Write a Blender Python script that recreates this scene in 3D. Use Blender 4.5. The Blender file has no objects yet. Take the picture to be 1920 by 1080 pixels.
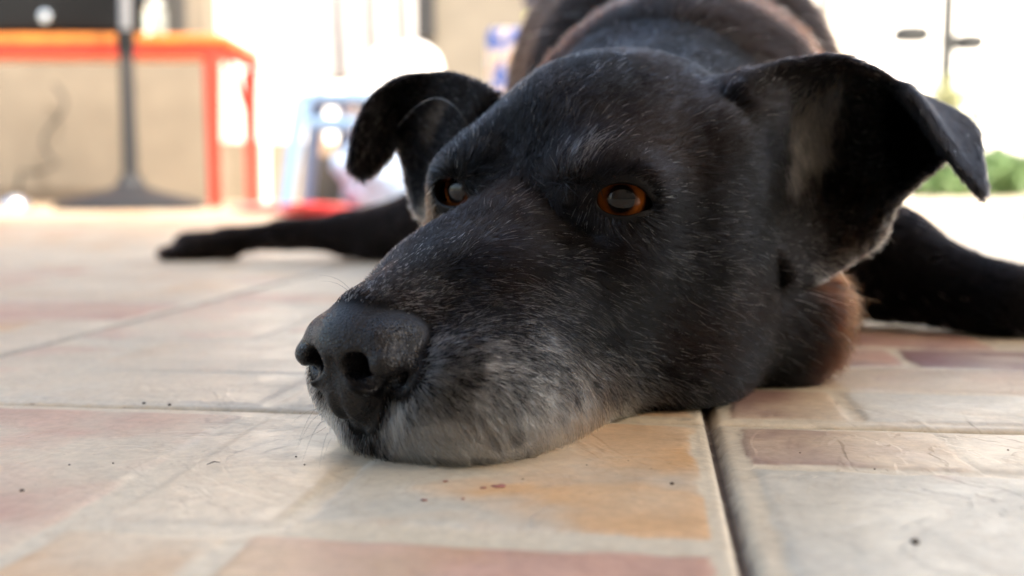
import bpy, math, os, random
import numpy as np
from mathutils import Vector, Matrix

random.seed(7)
rng = np.random.default_rng(11)
S = bpy.context.scene
C = S.collection
CM = 0.01
R = math.radians

# ------------------------------------------------------------ camera (low, just above the tiles)
CAM_H = 8.5                     # cm
FPX = 1950.0                    # focal length in photo pixels (1920 wide)
PITCH = math.atan2(190.0, FPX)
cam_d = bpy.data.cameras.new('camera')
cam = bpy.data.objects.new('camera', cam_d)
C.objects.link(cam)
cam.location = (0, 0, CAM_H * CM)
cam.rotation_euler = (math.pi / 2 - PITCH, 0, 0)
cam_d.sensor_width = 36.0
cam_d.lens = 36.0 * FPX / 1920.0
cam_d.clip_start = 0.005
cam_d.clip_end = 500
cam_d.dof.use_dof = True
cam_d.dof.focus_distance = 0.348
cam_d.dof.aperture_fstop = 6.3
S.camera = cam

# ------------------------------------------------------------ sky, sun, exposure
SUN_EL, SUN_AZ = R(45), R(140)          # azimuth from +Y towards +X : sun high behind the viewer; the porch roof shades the dog
w = bpy.data.worlds.new('World')
S.world = w
w.use_nodes = True
nt = w.node_tree
sky = nt.nodes.new('ShaderNodeTexSky')
sky.sky_type = 'NISHITA'
sky.sun_disc = False
sky.sun_elevation = SUN_EL
sky.sun_rotation = SUN_AZ
sky.altitude = 50
sky.air_density = 1.0
sky.dust_density = 5.0
bg = nt.nodes['Background']
wm = nt.nodes.new('ShaderNodeMix'); wm.data_type = 'RGBA'; wm.blend_type = 'MULTIPLY'; wm.inputs[0].default_value = 1
wm.inputs[7].default_value = (1.0, .925, .81, 1)            # thin warm haze
nt.links.new(sky.outputs[0], wm.inputs[6]); nt.links.new(wm.outputs[2], bg.inputs[0])
bg.inputs[1].default_value = 0.13
sun_d = bpy.data.lights.new('sun', 'SUN')
sun_d.energy = 1.15
sun_d.angle = R(.6)
sun_d.color = (1.0, 0.93, 0.84)
sun = bpy.data.objects.new('sun', sun_d)
C.objects.link(sun)
sd = Vector((math.sin(SUN_AZ) * math.cos(SUN_EL), math.cos(SUN_AZ) * math.cos(SUN_EL), math.sin(SUN_EL)))
sun.rotation_euler = sd.to_track_quat('Z', 'Y').to_euler()
sun.location = sd * 20
S.view_settings.view_transform = 'Standard'
S.view_settings.look = 'None'
S.view_settings.exposure = 2.75
S.view_settings.gamma = 1
S.cycles.use_denoising = True
S.cycles.denoising_prefilter = 'ACCURATE'
S.cycles.max_bounces = 8
S.cycles.transparent_max_bounces = 8
S.render.film_transparent = False
S.cycles.sample_clamp_indirect = 4

# ------------------------------------------------------------ helpers
def P(px, py, Y):
    """world point (cm) seen at photo pixel px,py at ground distance Y (cm)"""
    dx = (px - 960) / FPX; dy = -(py - 540) / FPX
    cp, sp = math.cos(PITCH), math.sin(PITCH)
    fy = cp + dy * sp; fz = -sp + dy * cp
    return np.array([dx / fy * Y, Y, CAM_H + fz / fy * Y])

def G(px, py):
    """floor point (cm) under photo pixel"""
    dy = -(py - 540) / FPX
    cp, sp = math.cos(PITCH), math.sin(PITCH)
    fy = cp + dy * sp; fz = -sp + dy * cp
    return P(px, py, -CAM_H * fy / fz)

def mat(name, color=(0.5, 0.5, 0.5), rough=0.6, metal=0.0, spec=0.5, **kw):
    m = bpy.data.materials.new(name); m.use_nodes = True
    b = m.node_tree.nodes['Principled BSDF']
    b.inputs['Base Color'].default_value = (*color, 1)
    b.inputs['Roughness'].default_value = rough
    b.inputs['Metallic'].default_value = metal
    b.inputs['Specular IOR Level'].default_value = spec
    return m

class N:
    """tiny node-graph helper"""
    def __init__(s, m): s.m = m; s.t = m.node_tree; s.b = s.t.nodes['Principled BSDF']
    def n(s, kind, **kw):
        nd = s.t.nodes.new(kind)
        for k, v in kw.items():
            if k.startswith('_'): nd.inputs[k[1:].replace('_', ' ')].default_value = v
            else: setattr(nd, k, v)
        return nd
    def l(s, a, b): s.t.links.new(a, b)
    def mix(s, fac, a, b, mode='MIX'):
        nd = s.t.nodes.new('ShaderNodeMix'); nd.data_type = 'RGBA'; nd.blend_type = mode
        for sock, v in ((nd.inputs[0], fac), (nd.inputs[6], a), (nd.inputs[7], b)):
            if isinstance(v, (int, float)): sock.default_value = v
            elif isinstance(v, tuple): sock.default_value = (*v, 1) if len(v) == 3 else v
            else: s.l(v, sock)
        return nd.outputs[2]
    def ramp(s, fac, stops):
        nd = s.t.nodes.new('ShaderNodeValToRGB'); s.l(fac, nd.inputs[0])
        e = nd.color_ramp.elements
        cc = lambda c: (*c, 1) if isinstance(c, tuple) else (c, c, c, 1)
        e[0].position = stops[0][0]; e[0].color = cc(stops[0][1])
        e[1].position = stops[-1][0]; e[1].color = cc(stops[-1][1])
        for p, c in stops[1:-1]:
            el = e.new(p); el.color = cc(c)
        return nd.outputs[0]
    def noise(s, vec, scale, detail=3, rough=0.5, dist=0.0):
        nd = s.t.nodes.new('ShaderNodeTexNoise')
        nd.inputs['Scale'].default_value = scale; nd.inputs['Detail'].default_value = detail
        nd.inputs['Roughness'].default_value = rough; nd.inputs['Distortion'].default_value = dist
        if vec is not None: s.l(vec, nd.inputs['Vector'])
        return nd.outputs[0]
    def obj(s):
        return s.t.nodes.new('ShaderNodeTexCoord').outputs['Object']
    def bump(s, h, strength=0.3, dist=0.001, normal=None):
        nd = s.t.nodes.new('ShaderNodeBump'); nd.inputs['Strength'].default_value = strength
        nd.inputs['Distance'].default_value = dist; s.l(h, nd.inputs['Height'])
        if normal is not None: s.l(normal, nd.inputs['Normal'])
        return nd.outputs[0]

def link(o, parent=None):
    C.objects.link(o)
    if parent is not None: o.parent = parent
    return o

def tag(o, label=None, cat=None, group=None, kind=None):
    if label: o['label'] = label
    if cat: o['category'] = cat
    if group: o['group'] = group
    if kind: o['kind'] = kind
    return o

def np_mesh(name, v, f, smooth=True):
    """v (n,3) cm, f (m,4 or 3)"""
    me = bpy.data.meshes.new(name)
    v = np.asarray(v, np.float32) * CM; f = np.asarray(f, np.int32); k = f.shape[1]
    me.vertices.add(len(v)); me.vertices.foreach_set('co', v.ravel())
    me.loops.add(f.size); me.loops.foreach_set('vertex_index', f.ravel())
    me.polygons.add(len(f))
    me.polygons.foreach_set('loop_start', np.arange(0, f.size, k, dtype=np.int32))
    me.polygons.foreach_set('use_smooth', np.full(len(f), smooth))
    me.update(calc_edges=True); me.validate()
    return me

# ------------------------------------------------------------ DOG : one implicit body sampled on a graded grid
# head frame: d = back from nose tip, y = towards the dog's left (near side), z = up ; cm
N0 = np.array([-5.4, 31.0, 0.0])
HA = R(56)
BACK = np.array([math.cos(HA), math.sin(HA), 0.0])
SIDE = np.array([math.sin(HA), -math.cos(HA), 0.0])
def toL(p):
    p = np.asarray(p, float) - N0
    return np.stack([p @ BACK, p @ SIDE, p[..., 2]], -1)
def toW(q):
    q = np.asarray(q)
    return N0 + q[..., 0:1] * BACK + q[..., 1:2] * SIDE + q[..., 2:3] * np.array([0, 0, 1.0])
def LP(px, py, Y): return toL(P(px, py, Y))

def axis(knots):
    """knots: list of (pos, step) -> graded coordinates"""
    out = [knots[0][0]]
    while out[-1] < knots[-1][0]:
        p = out[-1]
        ps = [k[0] for k in knots]; ss = [k[1] for k in knots]
        out.append(p + float(np.interp(p, ps, ss)))
    return np.array(out)
gx = axis([(-1.0, .07), (5, .08), (9, .1), (20, .13), (27, .17), (30, .3), (40, .5), (60, .7), (110, .9)])
gy = axis([(-84, .9), (-40, .8), (-17, .17), (-9, .14), (-5, .11), (-3, .07), (3, .07), (6, .09), (9, .12), (15.5, .16), (18, .3), (35, .8)])
gz = axis([(-0.5, .12), (0, .08), (5.5, .07), (8, .09), (11, .11), (16, .14), (19, .3), (38, .8)])
FIELD = np.full((len(gx), len(gy), len(gz)), 3.0, np.float32)

def block(lo, hi):
    s = []
    for g, a, b in zip((gx, gy, gz), lo, hi):
        i0 = max(0, np.searchsorted(g, a) - 1); i1 = min(len(g), np.searchsorted(g, b) + 1)
        s.append(slice(i0, max(i1, i0)))
    return tuple(s)
def coords(b):
    return (gx[b[0]][:, None, None].astype(np.float32), gy[b[1]][None, :, None].astype(np.float32), gz[b[2]][None, None, :].astype(np.float32))
def smin(a, b, k):
    h = np.maximum(k - np.abs(a - b), 0) / k
    return np.minimum(a, b) - h * h * k * .25
def smax(a, b, k): return -smin(-a, -b, k)
def rotm(ax, ay, az):
    return np.array((Matrix.Rotation(R(az), 3, 'Z') @ Matrix.Rotation(R(ay), 3, 'Y') @ Matrix.Rotation(R(ax), 3, 'X')))
def ell_d(X, Y, Z, c, r, rot=None):
    x, y, z = X - c[0], Y - c[1], Z - c[2]
    if rot is not None:
        M = rotm(*rot).T
        x, y, z = (M[i, 0] * x + M[i, 1] * y + M[i, 2] * z for i in range(3))
    k0 = np.sqrt((x / r[0])**2 + (y / r[1])**2 + (z / r[2])**2)
    k1 = np.sqrt((x / r[0]**2)**2 + (y / r[1]**2)**2 + (z / r[2]**2)**2)
    return k0 * (k0 - 1.0) / np.maximum(k1, 1e-6)
def cone_d(X, Y, Z, a, b, ra, rb):
    a = np.asarray(a, float); ba = np.asarray(b, float) - a; L2 = float(ba @ ba)
    px, py, pz = X - a[0], Y - a[1], Z - a[2]
    t = np.clip((px * ba[0] + py * ba[1] + pz * ba[2]) / L2, 0, 1)
    return np.sqrt((px - ba[0] * t)**2 + (py - ba[1] * t)**2 + (pz - ba[2] * t)**2) - (ra + (rb - ra) * t)
def add(fn, lo, hi, k, op='+'):
    m = k * 1.1 + 1.0
    b = block([l - m for l in lo], [h + m for h in hi])
    X, Y, Z = coords(b); d = fn(X, Y, Z)
    cur = FIELD[b]
    FIELD[b] = smin(cur, d, k) if op == '+' else smax(cur, -d, k)
def E(c, r, k=1.0, rot=None, op='+', F=None):
    m = max(r) if rot is not None else None
    rr = [m] * 3 if m else r
    add(lambda X, Y, Z: ell_d(X, Y, Z, c, r, rot), [c[i] - rr[i] for i in range(3)], [c[i] + rr[i] for i in range(3)], k, op)
def E2(c, r, k=1.0, rot=None, op='+'):
    E(c, r, k, rot, op)
    E((c[0], -c[1], c[2]), r, k, None if rot is None else (-rot[0], rot[1], -rot[2]), op)
def K(a, b, ra, rb, k=1.0, op='+'):
    m = max(ra, rb)
    add(lambda X, Y, Z: cone_d(X, Y, Z, a, b, ra, rb), [min(a[i], b[i]) - m for i in range(3)], [max(a[i], b[i]) + m for i in range(3)], k, op)
def K2(a, b, ra, rb, k=1.0, op='+'):
    K(a, b, ra, rb, k, op); K((a[0], -a[1], a[2]), (b[0], -b[1], b[2]), ra, rb, k, op)
def Lw(X, Y, Z): return tuple(toL(np.array([X, Y, Z], float)))
# ---- body (world cm positions, converted)
def KW(a, b, ra, rb, k=2.0): K(Lw(*a), Lw(*b), ra, rb, k)
def EW(c, r, k=2.0, rz=0): E(Lw(*c), r, k, (0, 0, rz))
K((20, 0, 8.6), Lw(9.0, 57, 9.5), 5.2, 8.0, 2.5)                        # neck
KW((9.5, 60, 10.5), (11.5, 70, 12), 8.4, 9.6, 2)                         # ruff
KW((13.2, 84, 15), (14.0, 98, 18), 12.2, 13.2, 3)                        # chest
KW((14.0, 96, 16), (12, 122, 13), 12.5, 11.5, 4)                          # loin
KW((16, 66, 6), (18, 72, 7.5), 5.0, 5.5, 3)                              # near shoulder / breast
KW((19.0, 66, 4.8), (22.8, 64, 4.2), 4.2, 3.2, 1.5)
KW((22.0, 64, 3.8), (28, 59.5, 2.0), 3.2, 2.0, 1.5)                      # near upper arm, forearm
KW((28, 59.5, 1.9), (40, 56.0, 1.7), 2.0, 1.8, 1.0)
KW((40, 56.0, 1.7), (46, 55.0, 1.5), 1.8, 2.1, 1.0)
for i, dy in enumerate((-1.7, -.6, .6, 1.7)):
    KW((45, 55 + dy, 1.3), (49 - .4 * abs(dy), 54.4 + dy * 1.15, .9), .95, .8, .5)
KW((2, 116, 6), (-9, 119, 4.2), 7, 4.2, 3)                               # hind leg, thigh
KW((-9, 119, 4.0), (-19, 121, 3.0), 4.2, 2.5, 2)
KW((-14, 119, 2.2), (-16, 119, 2.0), 2.2, 2.0, 1)
KW((-19, 121, 3.2), (-27, 121.5, 3.0), 2.4, 1.6, 1.2)
KW((-26, 121.5, 3.0), (-33, 121.5, 2.3), 1.6, 1.5, 1.0)
KW((-33, 121.2, 1.9), (-37.5, 120.5, 1.6), 1.7, 1.7, 1.0)
for i, dy in enumerate((-1.9, -.65, .65, 1.9)):
    KW((-36.5, 121 + dy, 1.3), (-40.3 + .5 * abs(dy), 120.6 + dy * 1.15, .9), .95, .8, .5)

# ---- head
E((17.6, 0, 9.0), (6.6, 5.5, 5.2), 1.5)                                  # cranium
E((14.4, 0, 8.6), (3.9, 3.8, 3.6), 1.3)                                  # forehead
E2((14.2, 3.3, 8.6), (3.2, 2.0, 2.4), 1.5)                               # temple
K((1.9, 0, 3.95), (9.6, 0, 6.0), 1.5, 2.0, 1.0)                          # bridge
E((4.8, 2.35, 2.1), (4.0, 2.45, 2.35), 1.2, (0, 0, 0))                    # near flew
E((5.0, -1.7, 2.5), (3.9, 1.9, 2.5), 1.0)                                # far flew
K((9.3, 0, 6.3), (12.5, 0, 8.0), 1.7, 2.0, 1.5)                          # stop
E2((8.6, 1.8, 3.9), (4.4, 2.0, 3.1), 1.6)                                # maxilla
E((2.45, .8, 1.5), (1.25, 1.2, 1.25), .4)
E((2.7, -.7, 1.5), (1.25, 1.1, 1.25), .4)                                 # upper lip front
E((8, 0, .9), (6.5, 3.3, 1.5), 1.0)                                      # lower jaw
E((3.1, 0, .6), (1.5, 1.4, .9), .4)                                      # chin
E2((13.4, 3.8, 5.7), (3.9, 1.9, 2.0), 2.2)                               # cheek bone
E((16.9, 4.6, 4.2), (4.5, 2.8, 4.1), 1.5)                                # near cheek muscle
E((16.8, -4.0, 4.6), (4.4, 2.6, 4.4), 1.5)
E((17, 0, 3.2), (6, 6, 4), 2)                                            # throat
E((21.2, 5.1, 3.6), (3.1, 3.3, 4.2), 1.5)                                # ruff under the near ear
E2((11.1, 2.5, 8.75), (1.6, 1.25, 1.0), 1.3)
E2((12.6, 2.3, 9.0), (2.0, 1.5, 1.8), 1.0)                             # brow
E2((8.9, 3.35, 6.9), (1.1, .6, .6), 1.6, None, '-')                       # hollow in front of the eye
E((8.9, -2.5, 7.8), (1.3, .8, .9), .9, None, '-')
E((16.2, 4.9, 7.4), (2.7, 1.7, 3.6), 1.6)                                # under the near ear root

E((3.0, 1.0, 1.0), (1.8, 1.7, 1.0), .8)
E((5.4, 2.75, 1.15), (3.5, 1.9, 1.2), 1.0)
E((15.3, 4.6, 1.6), (3.6, 2.4, 1.7), 1.2)
K((7.0, 2.3, 1.3), (15.5, 3.1, 1.8), 1.6, 1.9, 1.2)
E((12.0, 2.5, 3.9), (4.6, 2.0, 2.9), 2.0)

K((1.0, -1.0, -.05), (1.5, 1.2, -.05), .34, .34, .2, '-')                 # shadow gap under the front lips

# ---- eyes
EYES = []
for s in (1, -1):
    c = np.array([11.3, 3.72, 8.07]) if s > 0 else np.array([11.0, -2.72, 8.37]); g = np.array([-.88, .475, 0]) if s > 0 else np.array([-.997, -.08, 0])
    EYES.append((c, g, s))
    rz = math.degrees(math.atan2(g[1], g[0]))
    cc = c - g * .45
    E(tuple(cc), (1.5, 1.55, 1.35), 1.6)
    E(tuple(c + g * .15 + np.array([0, 0, -.6])), (.95, 1.35, .6), .8, (0, 0, rz))        # lower lid
    E(tuple(c + g * .25 + np.array([0, 0, .55])), (1.15, 1.45, .85), .7, (0, 0, rz))        # upper lid
    E(tuple(c + g * .95 + np.array([0, 0, -.02])), (1.1, .92, .6), .16, (2 * s, 0, rz), '-')
    oc = c + g * .8 + np.array([.475, .88 * s, 0]) * .78 + np.array([0, 0, -.16])
    E(tuple(oc), (.6, .38, .2), .2, (14 * s, 0, rz), '-')
    E(tuple(c), (1.17, 1.17, 1.17), .05, None, '-')
    inner = c + g * .72 + np.array([-.475 * .76, -.88 * s * .76, -.24])
    E(tuple(inner), (.5, .45, .17), .12, (0, 0, rz), '-')                # inner corner

# ---- nose leather
E((1.15, 0, 3.65), (1.35, 1.65, 1.25), .35)
E((.85, 0, 2.4), (.85, .95, 1.2), .4)
E2((1.45, 1.2, 3.75), (1.25, .75, .8), .3)
E2((.8, 1.5, 3.3), (.75, .55, .5), .25)
E2((.45, .85, 2.75), (.55, .6, .5), .3)
K2((-.15, .86, 3.12), (1.2, .8, 3.3), .47, .35, .12, '-')
K2((-.05, .95, 2.85), (.7, 1.6, 2.62), .3, .22, .12, '-')
K2((.6, 1.55, 2.62), (1.7, 2.15, 3.0), .21, .13, .12, '-')
K((-.08, 0, 3.3), (.0, 0, 1.9), .08, .13, .22, '-')
K((.02, 0, 1.9), (1.1, 0, .8), .13, .2, .25, '-')
def nose_mask(L_):
    X, Y, Z = L_[:, 0], L_[:, 1], L_[:, 2]
    d = smin(ell_d(X, Y, Z, (1.15, 0, 3.6), (1.4, 1.75, 1.35)), ell_d(X, Y, Z, (.75, 0, 2.1), (1.0, 1.0, 1.35)), .4)
    d = smin(d, ell_d(X, np.abs(Y), Z, (1.45, 1.25, 3.7), (1.3, .85, .9)), .3)
    return d

# ---- ears : curved sheets through control rows (photo directions, real distances), laid into the field
def catmull(Pn, n):
    Pn = np.asarray(Pn, float); m = len(Pn)
    t = np.linspace(0, m - 1, n); i = np.clip(t.astype(int), 0, m - 2); f = (t - i).reshape((-1,) + (1,) * (Pn.ndim - 1))
    p1, p2 = Pn[i], Pn[i + 1]
    p0 = np.where((i > 0).reshape(f.shape), Pn[np.maximum(i - 1, 0)], 2 * p1 - p2)
    p3 = np.where((i < m - 2).reshape(f.shape), Pn[np.minimum(i + 2, m - 1)], 2 * p2 - p1)
    return .5 * (2 * p1 + (p2 - p0) * f + (2 * p0 - 5 * p1 + 4 * p2 - p3) * f**2 + (3 * p1 - p0 - 3 * p2 + p3) * f**3)
def sheet(rows, r0, r1, k=.5, nu=150, nv=170):
    g = np.array([[LP(*q) for q in row] for row in rows])
    g = catmull(g, nv); g = np.swapaxes(catmull(np.swapaxes(g, 0, 1), nu), 0, 1)
    rad = np.linspace(r0, r1, nv)[:, None] * np.ones((1, nu))
    edge = np.minimum(np.linspace(0, 1, nu), np.linspace(1, 0, nu)); rad = rad * np.clip(.7 + edge * 3, 0, 1)[None]
    pts = g.reshape(-1, 3); rr = rad.ravel()
    lo, hi = pts.min(0) - 1.5, pts.max(0) + 1.5
    b = block(lo, hi); X, Y, Z = coords(b)
    D = np.full((X.shape[0], Y.shape[1], Z.shape[2]), 1.6, np.float32)
    xs, ys, zs = X.ravel(), Y.ravel(), Z.ravel(); m = .75
    for (px, py, pz), r in zip(pts, rr):
        i0, i1 = np.searchsorted(xs, (px - m, px + m)); j0, j1 = np.searchsorted(ys, (py - m, py + m)); k0, k1 = np.searchsorted(zs, (pz - m, pz + m))
        d = (xs[i0:i1, None, None] - px)**2 + (ys[None, j0:j1, None] - py)**2 + (zs[None, None, k0:k1] - pz)**2
        v = D[i0:i1, j0:j1, k0:k1]; np.minimum(v, np.sqrt(d) - r, out=v)
    FIELD[b] = smin(FIELD[b], D, k)
    return g
near_ear = [
 [(1380,178,42.0),(1390,250,42.5),(1400,340,42.5),(1420,430,42),(1475,520,41.5)],
 [(1445,135,43),(1470,220,45.0),(1480,310,45.5),(1490,410,44.8),(1530,512,43)],
 [(1510,118,43.6),(1540,200,46.5),(1555,290,47.2),(1565,390,46.3),(1588,482,43.9)],
 [(1575,113,43.8),(1600,190,47),(1615,275,47.6),(1625,365,46.6),(1645,445,44.6)],
 [(1640,135,43.9),(1665,200,46.4),(1675,265,46.9),(1680,330,46.3),(1680,378,45.0)],
 [(1700,174,43.8),(1727,212,43.9),(1750,248,43.8),(1764,278,43.8),(1760,306,44.0)]]
near_flap = [
 [(1690,168,43.8),(1712,180,44.6),(1740,192,45.4)],
 [(1722,205,43.6),(1750,208,45.0),(1790,212,46.2)],
 [(1755,258,43.3),(1790,245,45.0),(1824,240,46.2)],
 [(1790,305,43.0),(1815,290,44.4),(1834,280,45.2)],
 [(1820,342,42.9),(1832,330,43.5),(1839,322,44.0)],
 [(1838,362,42.9),(1841,358,43.1),(1844,352,43.3)]]
far_ear = [
 [(925,185,46.5),(895,240,47),(870,300,47.5),(850,360,47.3),(822,420,46.5)],
 [(862,152,48.3),(838,205,49.3),(815,255,49.8),(800,320,49.6),(785,390,48.4)],
 [(815,147,49.3),(795,190,50.3),(780,225,50.7),(768,262,50.6),(765,315,50.0)],
 [(755,152,49.6),(750,185,50.4),(748,212,50.6),(745,235,50.5),(746,258,50.2)],
 [(705,182,49.4),(710,212,49.9),(714,240,50.1),(718,265,50.0),(728,288,49.8)],
 [(674,232,49.0),(682,258,49.4),(690,280,49.5),(698,298,49.5),(710,312,49.3)],
 [(658,300,48.7),(663,312,48.8),(670,322,48.8),(680,328,48.8),(692,326,48.8)]]
EG = [sheet(near_ear, .42, .2), sheet(near_flap, .2, .17), sheet(far_ear, .42, .2)]
E((18.0, 4.9, 9.8), (2.3, 1.4, 2.0), 2.0)                              # ear root
E(tuple(LP(1392, 200, 43.6)), (1.2, 1.1, 1.2), 1.0)
E((18.0, -5.4, 10.4), (2.0, 1.5, 2.2), 1.2)
# ---- rest on the floor, extract the surface (surface nets on the graded grid)
FIELD = smax(FIELD, -(gz[None, None, :].astype(np.float32) - 0.06) + 0 * FIELD, .25)

def surface_nets(F, gx, gy, gz):
    S_ = F < 0
    nx, ny, nz = F.shape
    c = np.zeros((nx - 1, ny - 1, nz - 1), np.int8)
    for i in (0, 1):
        for j in (0, 1):
            for k in (0, 1):
                c += S_[i:nx - 1 + i, j:ny - 1 + j, k:nz - 1 + k]
    act = (c > 0) & (c < 8)
    I, J, K_ = np.nonzero(act)
    idx = np.full(act.shape, -1, np.int32); idx[I, J, K_] = np.arange(len(I))
    acc = np.zeros((len(I), 3)); cnt = np.zeros(len(I))
    ed = []
    for a in range(3):
        for u in (0, 1):
            for v in (0, 1):
                o = [0, 0, 0]; ax = [q for q in range(3) if q != a]; o[ax[0]] = u; o[ax[1]] = v
                e = list(o); e[a] = 1; ed.append((o, e, a))
    g = (gx, gy, gz)
    for o, e, a in ed:
        f0 = F[I + o[0], J + o[1], K_ + o[2]]; f1 = F[I + e[0], J + e[1], K_ + e[2]]
        m = (f0 < 0) != (f1 < 0)
        t = np.where(m, f0 / np.where(m, f0 - f1, 1), 0)
        p = np.stack([gx[I + o[0]], gy[J + o[1]], gz[K_ + o[2]]], 1)
        q = np.stack([gx[I + e[0]], gy[J + e[1]], gz[K_ + e[2]]], 1)
        acc += np.where(m[:, None], p + (q - p) * t[:, None], 0); cnt += m
    V = acc / cnt[:, None]
    faces = []
    for a in range(3):
        b, c2 = [(1, 2), (2, 0), (0, 1)][a]
        sl0 = [slice(None)] * 3; sl1 = [slice(None)] * 3
        sl0[a] = slice(0, -1); sl1[a] = slice(1, None)
        s0, s1 = S_[tuple(sl0)], S_[tuple(sl1)]
        ch = s0 != s1
        for q in (b, c2):
            z = [slice(None)] * 3; z[q] = slice(0, 1); ch[tuple(z)] = False
            z[q] = slice(-1, None); ch[tuple(z)] = False
        E_ = np.stack(np.nonzero(ch), 1)
        flip = s0[tuple(E_.T)]
        def at(db, dc):
            q = E_.copy(); q[:, b] -= db; q[:, c2] -= dc
            return idx[q[:, 0], q[:, 1], q[:, 2]]
        quad = np.stack([at(1, 1), at(0, 1), at(0, 0), at(1, 0)], 1)
        quad[~flip] = quad[~flip][:, ::-1]
        faces.append(quad)
    Fq = np.concatenate(faces); Fq = Fq[(Fq >= 0).all(1)]
    return V, Fq[:, ::-1]            # mirrored frame -> flip

DV, DF = surface_nets(FIELD, gx, gy, gz)
def vnormals(V, F):
    n = np.cross(V[F[:, 2]] - V[F[:, 0]], V[F[:, 3]] - V[F[:, 1]])
    N_ = np.zeros_like(V)
    for i in range(4):
        for a in range(3): N_[:, a] += np.bincount(F[:, i], n[:, a], len(V))
    return N_ / np.maximum(np.linalg.norm(N_, axis=1, keepdims=True), 1e-9)
def smooth(V, F, it=2, lam=.5):
    e = np.concatenate([F[:, [0, 1]], F[:, [1, 2]], F[:, [2, 3]], F[:, [3, 0]]])
    deg = np.bincount(e[:, 0], minlength=len(V))
    for i in range(it):
        s = np.stack([np.bincount(e[:, 0], V[e[:, 1], a], len(V)) for a in range(3)], 1) / np.maximum(deg, 1)[:, None]
        V = V + (s - V) * lam
    return V
DL = smooth(DV, DF, 2, .5)            # head-frame coordinates
DW = toW(DL)                          # world cm
DN = vnormals(DW, DF)
# ------------------------------------------------------------ FLOOR : glazed tiles printed with stone blocks
TILE = 35.0
FA = R(7.5)
FO = np.array([7.217, 37.286, 0.0])
FU = np.array([math.cos(FA), -math.sin(FA), 0.0]); FV = np.array([math.sin(FA), math.cos(FA), 0.0])

def vnoise(x, y, s, seed, octaves=3):
    out = np.zeros(np.broadcast(x, y).shape); amp = 1.0; tot = 0
    for o in range(octaves):
        tab = np.random.default_rng(seed + o * 17).random((256, 256))
        X = x / s; Y = y / s
        i = np.floor(X).astype(int); j = np.floor(Y).astype(int)
        fx = X - i; fy = Y - j
        fx = fx * fx * (3 - 2 * fx); fy = fy * fy * (3 - 2 * fy)
        a = tab[i & 255, j & 255]; b = tab[(i + 1) & 255, j & 255]; c = tab[i & 255, (j + 1) & 255]; d = tab[(i + 1) & 255, (j + 1) & 255]
        out += amp * ((a * (1 - fx) + b * fx) * (1 - fy) + (c * (1 - fx) + d * fx) * fy)
        tot += amp; amp *= .5; s = s * .5
    return out / tot

CREAM, GREY, ROSE, ORANGE, WINE, TAN = (.60, .50, .36), (.52, .48, .39), (.49, .29, .205), (.56, .34, .165), (.25, .13, .105), (.53, .40, .265)
PALE = np.array((.58, .495, .36))
def grad(*k):
    return axis(list(k))
fu = grad((-900, 12), (-300, 4), (-70, 1.0), (-32, .25), (-24, .13), (20, .13), (30, .3), (60, 1.0), (250, 4), (900, 12))
fv = grad((-232, 6), (-120, 3), (-30, .5), (-20, .13), (9, .13), (16, .2), (30, .4), (80, .9), (200, 2), (400, 5), (1100, 12))
UU, VV = np.meshgrid(fu, fv, indexing='ij')
wu = UU + (vnoise(UU, VV, 3.0, 3) - .5) * .35 + (vnoise(UU, VV, .6, 4) - .5) * .16
wv = VV + (vnoise(UU, VV, 3.0, 5) - .5) * .35 + (vnoise(UU, VV, .6, 6) - .5) * .16
ti = np.floor(UU / TILE).astype(int); tj = np.floor(VV / TILE).astype(int)
near = (UU > -330) & (UU < 280) & (VV < 500)
col = np.zeros(UU.shape + (3,)) + PALE
hgt = np.zeros(UU.shape); mort = np.ones(UU.shape)
MANUAL = {
 (-1, -1): [(-34.3, -17.3, -17.0, -1.2, CREAM, ROSE, .62), (-16.1, -11.5, -13.4, -1.5, CREAM, CREAM, .3), (-10.9, -.75, -12.9, -1.0, GREY, ORANGE, .5),
            (-34.3, -17.6, -34, -17.7, TAN, ORANGE, .5), (-16.6, -12.4, -24, -14.4, ORANGE, CREAM, .6), (-11.7, -.8, -21, -14.2, ORANGE, ROSE, .62), (-17, -.8, -34, -21.7, CREAM, ROSE, .5)],
 (-1, 0): [(-34.3, -29.4, .7, 13.5, CREAM, ROSE, .5), (-28.6, -17.3, .6, 6.8, CREAM, GREY, .3), (-16.6, -6.5, .6, 9.0, CREAM, TAN, .4), (-5.9, -.75, .6, 2.3, ORANGE, ORANGE, .9),
           (-28.6, -17.3, 7.4, 16.2, CREAM, TAN, .4), (-16.6, -.8, 9.7, 20, TAN, GREY, .4), (-34.3, -24, 16.8, 34.3, CREAM, ROSE, .4), (-23.4, -10, 20.6, 34.3, CREAM, ROSE, .4), (-9.4, -.8, 20.6, 34.3, ROSE, WINE, .4)],
 (0, -1): [(.95, 7.6, -5.75, -.95, WINE, TAN, .6), (7.6, 20, -5.75, -.95, CREAM, GREY, .4), (.95, 18, -17.5, -6.3, GREY, ROSE, .42), (20.6, 34.3, -17.5, -.95, CREAM, ROSE, .4),
           (.95, 12, -34, -18.2, ROSE, GREY, .5), (12.6, 34.3, -34, -18.2, CREAM, GREY, .5)],
 (0, 0): [(.8, 5.1, .75, 6.2, WINE, TAN, .55), (5.7, 22, .75, 6.3, GREY, CREAM, .5), (22.6, 34.3, .75, 12, CREAM, ROSE, .4), (.8, 22, 6.9, 12.3, TAN, ROSE, .5), (.8, 10, 12.9, 18.4, WINE, ROSE, .5),
          (10.6, 34.3, 12.9, 18.4, WINE, CREAM, .5), (.8, 16, 19, 26, ROSE, WINE, .5), (16.6, 34.3, 19, 26, CREAM, ROSE, .5), (.8, 34.3, 26.6, 34.3, ROSE, CREAM, .5)],
}
r_ = random.Random(5)
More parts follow.
